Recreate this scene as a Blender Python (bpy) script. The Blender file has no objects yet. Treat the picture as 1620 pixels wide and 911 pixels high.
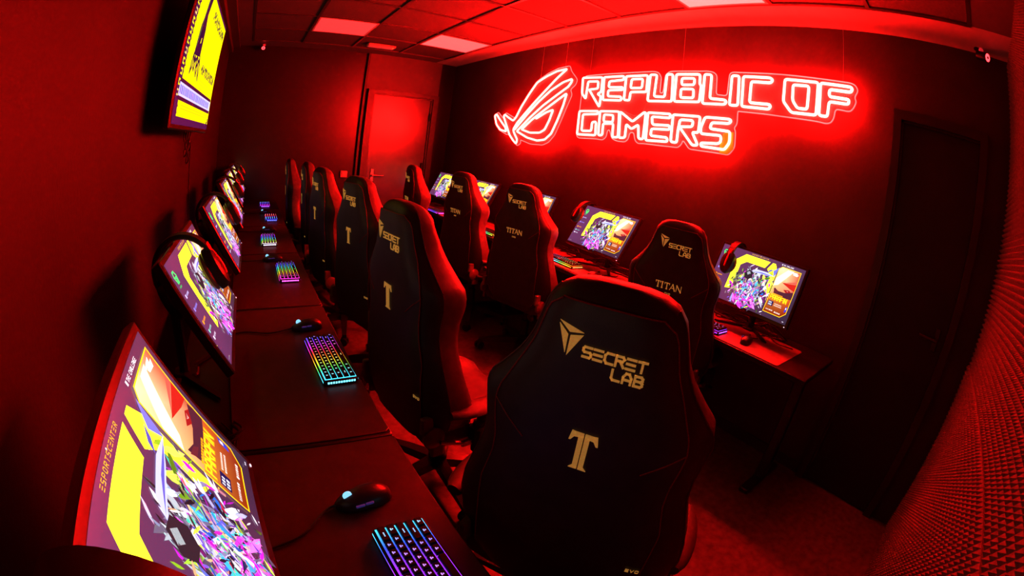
import bpy, math, random
from mathutils import Vector, Matrix
random.seed(7)
D = bpy.data
SC = bpy.context.scene
COL = SC.collection
PI = math.pi
rad = math.radians

# ------------------------------------------------------------------ room measures
W, DEP, H = 3.006, 5.98, 2.607      # sign wall x, back wall y, ceiling z
DZ = 0.74                           # desk top height
PITCH = 0.967                       # desk spacing

# ------------------------------------------------------------------ materials
def lin(r, g, b):
    f = lambda c: (c / 12.92 if c <= .04045 else ((c + .055) / 1.055) ** 2.4)
    return (f(r / 255), f(g / 255), f(b / 255), 1)

MATS = {}
def mat(name, col, rough=.5, metal=0., spec=.5, noise=0., nscale=40., bump=0., bscale=200., emit=None, estr=1., coat=0.):
    if name in MATS:
        return MATS[name]
    m = D.materials.new(name); m.use_nodes = True
    nt = m.node_tree; p = nt.nodes['Principled BSDF']
    p.inputs['Base Color'].default_value = (*col[:3], 1)
    p.inputs['Roughness'].default_value = rough
    p.inputs['Metallic'].default_value = metal
    p.inputs['Specular IOR Level'].default_value = spec
    p.inputs['Coat Weight'].default_value = coat
    if emit:
        p.inputs['Emission Color'].default_value = (*emit[:3], 1)
        p.inputs['Emission Strength'].default_value = estr
    if noise or bump:
        tc = nt.nodes.new('ShaderNodeTexCoord')
    if noise:
        n = nt.nodes.new('ShaderNodeTexNoise'); n.inputs['Scale'].default_value = nscale; n.inputs['Detail'].default_value = 4
        nt.links.new(tc.outputs['Object'], n.inputs['Vector'])
        r = nt.nodes.new('ShaderNodeValToRGB')
        r.color_ramp.elements[0].position = .3; r.color_ramp.elements[1].position = .7
        r.color_ramp.elements[0].color = (*[c * (1 - noise) for c in col[:3]], 1)
        r.color_ramp.elements[1].color = (*[min(1, c * (1 + noise)) for c in col[:3]], 1)
        nt.links.new(n.outputs['Fac'], r.inputs['Fac']); nt.links.new(r.outputs['Color'], p.inputs['Base Color'])
    if bump:
        n2 = nt.nodes.new('ShaderNodeTexNoise'); n2.inputs['Scale'].default_value = bscale
        nt.links.new(tc.outputs['Object'], n2.inputs['Vector'])
        b = nt.nodes.new('ShaderNodeBump'); b.inputs['Strength'].default_value = bump; b.inputs['Distance'].default_value = .003
        nt.links.new(n2.outputs['Fac'], b.inputs['Height']); nt.links.new(b.outputs['Normal'], p.inputs['Normal'])
    MATS[name] = m
    return m

def attr_mat(name, rough=.25, spec=.4, estr=1.):
    m = D.materials.new(name); m.use_nodes = True
    nt = m.node_tree; p = nt.nodes['Principled BSDF']
    p.inputs['Base Color'].default_value = (.01, .01, .01, 1)
    p.inputs['Roughness'].default_value = rough
    p.inputs['Specular IOR Level'].default_value = spec
    a = nt.nodes.new('ShaderNodeAttribute'); a.attribute_name = 'Col'
    nt.links.new(a.outputs['Color'], p.inputs['Emission Color'])
    p.inputs['Emission Strength'].default_value = estr
    return m

def objcol_mat(name, strength=1.):
    m = D.materials.new(name); m.use_nodes = True
    nt = m.node_tree; p = nt.nodes['Principled BSDF']
    p.inputs['Base Color'].default_value = (.02, .02, .02, 1)
    a = nt.nodes.new('ShaderNodeObjectInfo')
    nt.links.new(a.outputs['Color'], p.inputs['Emission Color'])
    p.inputs['Emission Strength'].default_value = strength
    return m

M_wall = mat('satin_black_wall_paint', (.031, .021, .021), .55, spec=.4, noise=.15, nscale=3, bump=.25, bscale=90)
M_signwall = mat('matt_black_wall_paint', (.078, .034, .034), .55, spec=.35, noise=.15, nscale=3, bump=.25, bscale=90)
M_back = mat('satin_back_wall_paint', (.018, .015, .015), .34, spec=.75, noise=.1, nscale=2, bump=.12, bscale=60)
M_door = mat('semi_gloss_door_paint', (.13, .11, .11), .27, spec=1.0, noise=.05, nscale=6)
M_frame = mat('door_frame_paint', (.09, .08, .08), .4, spec=.5, noise=.05, nscale=8)
M_panel = mat('over_door_panel_paint', (.14, .12, .12), .5, spec=.4, noise=.06, nscale=6)
M_sdoor = mat('black_side_door_paint', (.025, .022, .022), .5, spec=.4, noise=.1, nscale=5)
M_floor = mat('speckled_vinyl_floor', (.17, .125, .12), .42, spec=.4, noise=.3, nscale=25, bump=.08, bscale=150)
M_ceil = mat('mineral_ceiling_tile', (.115, .10, .10), .85, spec=.2, noise=.12, nscale=60, bump=.4, bscale=220)
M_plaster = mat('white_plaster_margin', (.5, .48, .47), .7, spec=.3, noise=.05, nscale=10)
M_rail = mat('ceiling_grid_rail', (.28, .26, .26), .28, metal=.85, spec=.6, noise=.05, nscale=20)
M_foam = mat('charcoal_acoustic_foam', (.19, .15, .15), .9, spec=.15, noise=.25, nscale=120)
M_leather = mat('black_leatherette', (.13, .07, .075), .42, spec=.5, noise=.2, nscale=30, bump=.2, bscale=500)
M_shell = mat('painted_shade_leatherette', (.03, .018, .02), .45, spec=.45, noise=.2, nscale=30, bump=.2, bscale=500)  # darker copy of the leatherette, shade of the rear shell put into its colour
M_panel_l = mat('smooth_black_leatherette', (.046, .029, .039), .45, spec=.45, noise=.15, nscale=25, bump=.15, bscale=600)
M_thread = mat('red_stitching_thread', (.25, .01, .015), .6, noise=.3, nscale=300)
M_gold = mat('gold_embroidery_added_glow', (.95, .60, .14), .45, spec=.6, emit=(.24, .145, .035), estr=1., noise=.2, nscale=300, bump=.4, bscale=900)  # thread is no lamp; even emission added so the logos read bright
M_blackpl = mat('black_plastic', (.018, .016, .017), .35, spec=.5, noise=.15, nscale=50)
M_blackm = mat('matt_black_plastic', (.02, .018, .019), .55, spec=.4, noise=.15, nscale=50)
M_metal = mat('dark_metal', (.08, .075, .075), .35, metal=.7, noise=.1, nscale=40)
M_chrome = mat('brushed_metal', (.5, .48, .47), .3, metal=.9, noise=.08, nscale=60)
M_redpl = mat('red_anodised_metal', (.75, .03, .04), .35, metal=.2, spec=.5, noise=.1, nscale=60)
M_desk = mat('black_desk_laminate', (.02, .016, .016), .42, spec=.5, noise=.2, nscale=15)
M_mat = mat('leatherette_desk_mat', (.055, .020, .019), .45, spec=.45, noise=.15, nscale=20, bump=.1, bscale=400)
M_matR = mat('desk_mat_painted_sign_light', (.32, .20, .20), .48, spec=.45, noise=.12, nscale=20, bump=.1, bscale=400)  # lighter copy of the desk mat, sign light put into its colour
M_cable = mat('black_cable_rubber', (.02, .018, .018), .4, spec=.5, noise=.1, nscale=40)
M_key = mat('black_keycap', (.02, .02, .022), .4, spec=.5, noise=.1, nscale=80)
M_screen = attr_mat('glowing_display', estr=1.4)
M_glow = attr_mat('key_backlight')
M_legend = objcol_mat('lit_key_legend', 1.0)
M_mled = mat('mouse_wheel_light', (.02, .02, .02), .3, emit=(.5, 1.1, 1.5), estr=.75, noise=.05, nscale=20)
M_neon = mat('neon_tube_glow', (.8, .5, .5), .3, emit=(210, 1.45, 1.15), estr=1., noise=.02, nscale=20)
M_edge = mat('acrylic_edge_painted_glow', (.8, .6, .6), .3, emit=(2.2, .28, .30), estr=1., noise=.05, nscale=20)  # emission painted in for neon light caught by the board edge
M_sticker = mat('orange_protective_film', (.9, .45, .05), .5, emit=(.8, .20, .004), estr=.6, noise=.1, nscale=30)  # film is no lamp; emission adds a glow to its orange
M_white = mat('white_plastic', (.7, .68, .67), .4, noise=.04, nscale=30)
M_wire = mat('steel_wire', (.4, .38, .38), .4, metal=.6, noise=.05, nscale=80)

def acrylic():
    m = D.materials.new('clear_acrylic'); m.use_nodes = True
    nt = m.node_tree; out = nt.nodes['Material Output']; p = nt.nodes['Principled BSDF']
    p.inputs['Base Color'].default_value = (.9, .75, .75, 1); p.inputs['Roughness'].default_value = .3
    t = nt.nodes.new('ShaderNodeBsdfTransparent'); t.inputs['Color'].default_value = (.95, .93, .93, 1)
    n = nt.nodes.new('ShaderNodeTexNoise'); n.inputs['Scale'].default_value = 12
    mr = nt.nodes.new('ShaderNodeMapRange'); mr.inputs['To Min'].default_value = .08; mr.inputs['To Max'].default_value = .2
    mx = nt.nodes.new('ShaderNodeMixShader')
    nt.links.new(n.outputs['Fac'], mr.inputs['Value']); nt.links.new(mr.outputs['Result'], mx.inputs['Fac'])
    nt.links.new(t.outputs[0], mx.inputs[1]); nt.links.new(p.outputs[0], mx.inputs[2]); nt.links.new(mx.outputs[0], out.inputs['Surface'])
    return m
M_acryl = acrylic()

# ------------------------------------------------------------------ mesh builder
class MB:
    def __init__(s):
        s.v = []; s.f = []; s.mi = []; s.col = []; s.cur = 0; s.cc = None
    def face(s, idx):
        s.f.append(tuple(idx)); s.mi.append(s.cur); s.col.append(s.cc)
    def add(s, pts):
        b = len(s.v); s.v += [tuple(p) for p in pts]; return b
    def box(s, a, b, M=None):
        x0, y0, z0 = a; x1, y1, z1 = b
        P = [Vector(p) for p in ((x0,y0,z0),(x1,y0,z0),(x1,y1,z0),(x0,y1,z0),(x0,y0,z1),(x1,y0,z1),(x1,y1,z1),(x0,y1,z1))]
        if M: P = [M @ p for p in P]
        i = s.add(P)
        for q in ((0,3,2,1),(4,5,6,7),(0,1,5,4),(1,2,6,5),(2,3,7,6),(3,0,4,7)): s.face([i + k for k in q])
        return s
    def rbox(s, a, b, r=.01, M=None):
        # box with chamfered vertical edges and chamfered top/bottom rims
        x0, y0, z0 = a; x1, y1, z1 = b
        def ring(ins, z):
            c = r
            X0, X1, Y0, Y1 = x0 + ins, x1 - ins, y0 + ins, y1 - ins
            return [(X0+c,Y0,z),(X1-c,Y0,z),(X1,Y0+c,z),(X1,Y1-c,z),(X1-c,Y1,z),(X0+c,Y1,z),(X0,Y1-c,z),(X0,Y0+c,z)]
        k = min(r * .6, (z1 - z0) * .35)
        s.loft([ring(k, z0), ring(0, z0 + k), ring(0, z1 - k), ring(k, z1)], True, True, M)
        return s
    def loft(s, rings, closed=True, caps=True, M=None):
        n = len(rings[0]); base = []
        for r in rings:
            P = [Vector(p) for p in r]
            if M: P = [M @ p for p in P]
            base.append(s.add(P))
        for a, b in zip(base, base[1:]):
            for k in range(n if closed else n - 1):
                j = (k + 1) % n
                s.face((a + k, a + j, b + j, b + k))
        if caps and closed:
            s.face([base[0] + k for k in range(n)][::-1]); s.face([base[-1] + k for k in range(n)])
        return s
    def tube(s, path, r, n=8, closed=False, caps=True, rr=None):
        P = [Vector(p) for p in path]
        if closed and (P[0] - P[-1]).length < 1e-6: P = P[:-1]
        m = len(P); rings = []; prev = None
        for i in range(m):
            if closed: t = (P[(i + 1) % m] - P[i - 1])
            else: t = P[min(i + 1, m - 1)] - P[max(i - 1, 0)]
            t = t.normalized() if t.length > 1e-9 else Vector((0, 0, 1))
            if prev is None:
                u = t.orthogonal().normalized()
            else:
                u = (prev - t * prev.dot(t))
                u = u.normalized() if u.length > 1e-6 else t.orthogonal().normalized()
            prev = u; w = t.cross(u)
            R = rr[i] if rr else r
            rings.append([P[i] + (u * math.cos(2*PI*k/n) + w * math.sin(2*PI*k/n)) * R for k in range(n)])
        if closed:
            b = [s.add(x) for x in rings]
            for i in range(m):
                a, c = b[i], b[(i + 1) % m]
                # align start index of last joint
                off = 0
                if i == m - 1:
                    d = [(rings[0][k] - rings[-1][0]).length for k in range(n)]; off = d.index(min(d))
                for k in range(n):
                    s.face((a + k, a + (k + 1) % n, c + (k + 1 + off) % n, c + (k + off) % n))
        else:
            s.loft(rings, True, caps)
        return s
    def cyl(s, a, b, r, n=16, r2=None):
        return s.tube([a, b], r, n, rr=[r, r if r2 is None else r2])
    def lathe(s, prof, n=20, M=None):
        s.loft([[(r * math.cos(2*PI*k/n), r * math.sin(2*PI*k/n), z) for k in range(n)] for r, z in prof], True, True, M)
        return s
    def prism(s, poly, z0, z1, M=None):
        s.loft([[(x, y, z0) for x, y in poly], [(x, y, z1) for x, y in poly]], True, True, M); return s
    def poly(s, pts, col=None):
        s.cc = col; i = s.add(pts); s.face([i + k for k in range(len(pts))]); s.cc = None; return s
    def mesh(s, name, mats, smooth=True, angle=35):
        me = D.meshes.new(name); me.from_pydata(s.v, [], s.f); me.update()
        for m in (mats if isinstance(mats, (list, tuple)) else [mats]): me.materials.append(m)
        if any(s.mi): me.polygons.foreach_set('material_index', s.mi)
        if any(c is not None for c in s.col):
            at = me.color_attributes.new('Col', 'FLOAT_COLOR', 'CORNER')
            for p, c in zip(me.polygons, s.col):
                c = c or (0, 0, 0)
                for k, li in enumerate(p.loop_indices):
                    cc = c[k] if isinstance(c[0], (tuple, list)) else c
                    at.data[li].color = (*cc[:3], 1)
        if smooth:
            me.polygons.foreach_set('use_smooth', [True] * len(me.polygons))
            try: me.set_sharp_from_angle(angle=rad(angle))
            except Exception: pass
        me.update(); return me
    def build(s, name, mats, parent=None, smooth=True, angle=35):
        o = D.objects.new(name, s.mesh(name, mats, smooth, angle)); COL.objects.link(o)
        if parent is not None: o.parent = parent
        return o

def tag(o, label=None, cat=None, group=None, kind=None):
    if label: o['label'] = label
    if cat: o['category'] = cat
    if group: o['group'] = group
    if kind: o['kind'] = kind
    return o
def thing(name, label, cat, loc=(0,0,0), rz=0, group=None, rot=None):
    o = D.objects.new(name, None); COL.objects.link(o); o.empty_display_size = .05
    o.location = loc; o.rotation_euler = rot if rot else (0, 0, rz)
    return tag(o, label, cat, group)
def dup(root, loc, rz, label, group=None, rot=None):
    def cp(o, par):
        c = o.copy(); COL.objects.link(c)
        if par is not None: c.parent = par
        for ch in list(o.children): cp(ch, c)
        return c
    r = cp(root, None)
    r.location = loc; r.rotation_euler = rot if rot else (0, 0, rz); r['label'] = label
    if group: r['group'] = group
    return r
def struct(name, mb, m, label=None, parent=None, smooth=False):
    o = mb.build(name, m, parent, smooth)
    return tag(o, label, None, None, 'structure')
def bez(pts, n=12):
    # Catmull-Rom through the points
    P = [Vector(p) for p in pts]; out = []
    for i in range(len(P) - 1):
        a = P[max(i-1,0)]; b = P[i]; c = P[i+1]; d = P[min(i+2,len(P)-1)]
        for k in range(n):
            t = k / n
            out.append(.5*((2*b) + (c-a)*t + (2*a-5*b+4*c-d)*t*t + (3*b-a-3*c+d)*t**3))
    out.append(P[-1]); return out

# ------------------------------------------------------------------ stroke lettering
FONT = {  # strokes on a unit cell (x 0..1, y 0..1)
 'A': [[(0,0),(0,.7),(.3,1),(.7,1),(1,.7),(1,0)], [(0,.4),(1,.4)]],
 'B': [[(0,0),(0,1),(.75,1),(.95,.85),(.95,.65),(.75,.52),(0,.52)], [(.75,.52),(1,.36),(1,.15),(.8,0),(0,0)]],
 'C': [[(1,1),(.25,1),(0,.75),(0,.25),(.25,0),(1,0)]],
 'E': [[(1,1),(0,1)], [(.95,.5),(0,.5)], [(1,0),(0,0)]],
 'F': [[(1,1),(0,1),(0,0)], [(0,.5),(.8,.5)]],
 'G': [[(1,1),(.2,1),(0,.8),(0,.2),(.2,0),(1,0),(1,.45),(.55,.45)]],
 'H': [[(0,0),(0,1)], [(1,0),(1,1)], [(0,.5),(1,.5)]],
 'I': [[(.5,0),(.5,1)]],
 'L': [[(0,1),(0,.2),(.2,0),(1,0)]],
 'N': [[(0,0),(0,1),(1,0),(1,1)]],
 'O': [[(.2,0),(0,.2),(0,.8),(.2,1),(.8,1),(1,.8),(1,.2),(.8,0),(.2,0)]],
 'P': [[(0,0),(0,1),(.8,1),(1,.85),(1,.6),(.8,.45),(0,.45)]],
 'R': [[(0,0),(0,1),(.8,1),(1,.85),(1,.62),(.8,.48),(.1,.48)], [(.45,.48),(1,0)]],
 'S': [[(1,1),(.15,1),(0,.85),(0,.62),(.15,.5),(.85,.5),(1,.38),(1,.15),(.85,0),(0,0)]],
 'T': [[(0,1),(1,1)], [(.5,1),(.5,0)]],
 'V': [[(0,1),(.5,0),(1,1)]],
 'K': [[(0,0),(0,1)], [(1,1),(.1,.5),(1,0)]],
 'U': [[(0,1),(0,.2),(.2,0),(.8,0),(1,.2),(1,1)]],
 'D': [[(0,0),(0,1),(.7,1),(1,.75),(1,.25),(.7,0),(0,0)]],
 ' ': [],
}
def stroke_quads(line, wd):
    out = []
    for (x0, y0), (x1, y1) in zip(line, line[1:]):
        dx, dy = x1-x0, y1-y0; L = math.hypot(dx, dy) or 1e-9
        ux, uy = dx/L*wd/2, dy/L*wd/2
        out.append([(x0-ux-uy, y0-uy+ux), (x0-ux+uy, y0-uy-ux), (x1+ux+uy, y1+uy-ux), (x1+ux-uy, y1+uy+ux)])
    return out
def text_quads(txt, x, y, h, w=.7, gap=.3, wd=.14, sub=None):
    """quads in 2D: letters h tall starting at x,y; w/gap/wd relative to h"""
    out = []; cx = x
    for ch in txt:
        ww = w * (.25 if ch == 'I' else 1)
        for ln in FONT.get(ch, []):
            out += stroke_quads([(cx + px*ww*h, y + py*h) for px, py in ln], wd*h)
        cx += (ww + gap) * h
    return out, cx

# ================================================================== ROOM SHELL
struct('floor', MB().box((-.1,-.1,-.1), (W+.1, DEP+.1, 0)), M_floor)
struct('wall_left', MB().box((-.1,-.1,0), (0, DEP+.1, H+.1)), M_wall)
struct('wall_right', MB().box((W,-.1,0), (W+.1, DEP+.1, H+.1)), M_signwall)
struct('wall_back', MB().box((0,DEP,0), (W, DEP+.1, H+.1)), M_back)
struct('wall_front', MB().box((0,-.1,0), (W, 0, H+.1)), M_wall)
# suspended ceiling: tile field inside a plaster margin
gx = [.294 + .6*k for k in range(5)]; gy = [.281 + .6*k for k in range(10)]
mb = MB()
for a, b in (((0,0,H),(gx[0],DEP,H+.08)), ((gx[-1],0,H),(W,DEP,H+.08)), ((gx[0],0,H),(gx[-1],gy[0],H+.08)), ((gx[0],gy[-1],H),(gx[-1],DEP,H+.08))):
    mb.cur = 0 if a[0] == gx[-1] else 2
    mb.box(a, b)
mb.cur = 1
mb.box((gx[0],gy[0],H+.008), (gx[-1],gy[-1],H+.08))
struct('ceiling', mb, [M_plaster, M_ceil, mat('painted_shade_plaster_margin', (.12,.11,.11), .7, noise=.05, nscale=10)])  # last material: plaster darkened in colour for shade away from the sign
mb = MB()
for x in gx: mb.box((x-.012,gy[0]-.012,H-.003), (x+.012,gy[-1]+.012,H+.0078))
for y in gy: mb.box((gx[0]-.012,y-.012,H-.0025), (gx[-1]+.012,y+.012,H+.0075))
struct('trim_1', mb, M_rail)
# trunking where left wall meets ceiling, skirting on three walls
mb = MB(); mb.box((0,0,H-.09), (.045,DEP,H)); mb.box((.045,0,H-.03), (.13,DEP,H))
struct('trim_2', mb, mat('cream_trunking', (.09,.085,.06), .45, noise=.06, nscale=15))
M_base = mat('dark_skirting', (.05,.045,.045), .45, noise=.1, nscale=12)
struct('baseboard_left', MB().box((0,0,0), (.014,DEP,.07)), M_base)
struct('baseboard_right', MB().box((W-.014,.80,0), (W,DEP,.07)), M_base)
struct('baseboard_back', MB().box((.014,DEP-.014,0), (1.82,DEP,.07)), M_base)
# panel over the back door and beside it
struct('trim_3', MB().box((1.80,DEP-.03,2.145), (2.79,DEP,H)), M_panel)
struct('trim_4', MB().box((1.775,DEP-.05,0), (1.80,DEP,H)), M_base)

# back door
d1 = MB().box((1.915,DEP-.02,.01), (2.715,DEP,2.09)).build('door_1', M_door, None, False); tag(d1, kind='structure')
mb = MB()
mb.box((1.835,DEP-.07,0), (1.912,DEP,2.145)); mb.box((2.718,DEP-.07,0), (2.79,DEP,2.145)); mb.box((1.912,DEP-.07,2.093), (2.718,DEP,2.145))
mb.box((1.90,DEP-.045,0), (1.93,DEP,2.105)); mb.box((2.70,DEP-.045,0), (2.73,DEP,2.105)); mb.box((1.93,DEP-.045,2.075), (2.70,DEP,2.105))
mb.build('door_frame', M_frame, d1, False)
mb = MB()
mb.rbox((1.985,DEP-.028,.97), (2.035,DEP-.02,1.13), .006)
mb.cyl((2.01,DEP-.02,1.05), (2.01,DEP-.075,1.05), .011, 12); mb.cyl((2.005,DEP-.07,1.05), (2.15,DEP-.07,1.05), .010, 12)
mb.build('door_handle', M_chrome, d1)
for z in (1.85, 1.05, .25): MB().cyl((2.705,DEP-.052,z-.05), (2.705,DEP-.052,z+.05), .011, 10).build('hinge', M_metal, d1)
MB().rbox((2.655,DEP-.04,1.12), (2.70,DEP-.02,1.24), .006).build('lock_case', M_blackm, d1)
# dark door in the sign wall
d2 = MB().box((W-.012,.235,.01), (W,.735,2.10)).build('door_2', M_sdoor, None, False); tag(d2, kind='structure')
mb = MB()
mb.box((W-.04,.737,0), (W,.785,2.155)); mb.box((W-.04,.185,0), (W,.233,2.155)); mb.box((W-.04,.233,2.102), (W,.737,2.155))
mb.box((W-.022,.722,0), (W,.74,2.105)); mb.box((W-.022,.233,2.09), (W,.737,2.105))
mb.build('door_frame', mat('satin_black_frame', (.045,.038,.038), .32, spec=.5, noise=.1, nscale=10), d2, False)
mb = MB(); mb.rbox((W-.02,.27,1.0), (W-.012,.31,1.12), .006); mb.cyl((W-.012,.29,1.06), (W-.06,.29,1.06), .01, 10); mb.cyl((W-.055,.285,1.06), (W-.055,.40,1.06), .009, 10)
mb.build('door_handle', M_metal, d2)

# ================================================================== ACOUSTIC FOAM (front wall)
def foam_mesh(w, h, pitch, th):
    mb = MB(); nx, nz = round(w/pitch), round(h/pitch); px, pz = w/nx, h/nz; b = .016
    mb.box((.0008,0,.0008), (w-.0008,b,h-.0008))
    for i in range(nx):
        for j in range(nz):
            x, z = i*px, j*pz; e = .0008
            k = mb.add([(x+e,b,z+e),(x+px-e,b,z+e),(x+px-e,b,z+pz-e),(x+e,b,z+pz-e),(x+px/2,b+th,z+pz/2)])
            for q in ((1,0,4),(2,1,4),(3,2,4),(0,3,4)): mb.face([k+c for c in q])
    return mb.mesh('foam_tile', M_foam, False)
fm = foam_mesh(.5, 1.0, .025, .021); fs = foam_mesh(.5, .56, .025, .021)
ordn = ['first','second','third','fourth','fifth','sixth']
for r, (z, rn) in enumerate(((.02,'bottom'), (1.021,'middle'), (2.022,'top'))):
    for c in range(5):
        o = D.objects.new('foam_tile', fm if r < 2 else fs); COL.objects.link(o)
        o.location = (W - .5*(c+1), .012 if r == 0 else .0, z)
        tag(o, f'charcoal pyramid foam tile in the {rn} row, {ordn[c]} out from the sign wall', 'foam tile', 'pyramid foam tiles on the front wall')

# ================================================================== CEILING FITTINGS
def ceiling_panel(x, y, e, label):
    t = thing('ceiling_light', label, 'ceiling light', (x, y, H), group='square ceiling light panels')
    mb = MB()
    for a, b in (((-.288,-.288,-.004),(.288,-.272,.006)), ((-.288,.272,-.004),(.288,.288,.006)), ((-.288,-.272,-.004),(-.272,.272,.006)), ((.272,-.272,-.004),(.288,.272,.006))): mb.box(a, b)
    mb.build('frame', M_white, t, False)
    MB().box((-.272,-.272,-.001), (.272,.272,.005)).build('diffuser', mat(f'diffuser_painted_reflection_{e[1]:.3f}', (.75,.73,.72), .35, noise=.03, nscale=10, emit=e), t, False)  # panels are off; emission stands in for sign light they reflect
ceiling_panel(gx[1]+.3, gy[7]+.3, (.4,.065,.07), 'square red-lit ceiling panel left of the smaller white emergency light')
ceiling_panel(gx[3]+.3, gy[7]+.3, (.8,.21,.21), 'square pinkish ceiling panel near the back corner of the sign wall')
ceiling_panel(gx[3]+.3, gy[2]+.3, (.8,.40,.39), 'square pale pink ceiling panel above the middle of the neon sign')
t = thing('emergency_light', 'small white emergency light box on the ceiling near the back door', 'emergency light', (1.77,5.40,H))
mb = MB(); mb.rbox((-.165,-.065,-.03), (.165,.065,-.0), .012); mb.build('housing', M_white, t)
MB().rbox((-.15,-.05,-.034), (.15,.05,-.0302), .01).build('lens', mat('frosted_lens', (.7,.66,.66), .3, noise=.04, nscale=30, emit=(.16,.02,.02)), t)
MB().cyl((.13,-.045,-.036), (.13,-.045,-.0345), .006, 8).build('charge_lamp', mat('yellow_charge_lamp', (.3,.2,.02), .4, emit=(1.6,1.0,.1), noise=.05, nscale=30), t)

def spot_cam(loc, rz, label, two=False):
    t = thing('security_camera', label, 'camera', loc, rz, 'small red-lit corner cameras')
    mb = MB(); mb.cyl((0,.02,.04), (0,.02,.0), .02, 12); mb.tube([(0,.02,.02),(0,0,-.02),(0,-.03,-.035)], .009, 8)
    mb.build('bracket', M_blackm, t)
    mb = MB(); Mx = Matrix.Translation((0,-.03,-.045)) @ Matrix.Rotation(rad(105), 4, 'X')
    mb.lathe([(.022,-.05),(.026,-.045),(.026,.028),(.024,.034)], 16, Mx); mb.build('body', M_blackpl, t)
    mb = MB(); mb.lathe([(.012,.0345),(.022,.0345),(.022,.037),(.012,.037)], 16, Mx)
    mb.build('light_ring', mat('red_light_ring', (.2,.02,.02), .4, emit=(5,.25,.3), noise=.05, nscale=30), t)
    mb = MB(); mb.lathe([(.001,.0342),(.009,.0342),(.007,.039),(.001,.041)], 12, Mx); mb.build('lens', M_blackpl, t)
    mb = MB(); mb.lathe([(.002,.02),(.016,.016),(.018,.004),(.014,0)], 14, Matrix.Translation((.01,.0,.0)) @ Matrix.Rotation(rad(120), 4, 'X'))
    mb.build('sensor_cap', mat('red_sensor_cap', (.6,.03,.03), .3, emit=(.5,.02,.03), noise=.05, nscale=30), t)
    return t
spot_cam((2.93,.22,2.60), rad(-40), 'small camera with a red light ring by the foam wall and sign wall corner')
spot_cam((.42,5.90,2.605), rad(5), 'small red-lit camera high on the back wall near its left corner')
t = thing('wall_switch', 'small red-lit switch box on the back wall left of the door handle', 'switch', (1.64,DEP,1.05))
MB().rbox((-.045,-.035,-.04), (.045,0,.045), .008).build('box', mat('pale_switch_box', (.55,.5,.5), .4, noise=.05, nscale=30), t)
MB().rbox((-.025,-.042,-.022), (.025,-.035,.025), .005).build('rocker', M_white, t)

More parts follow.
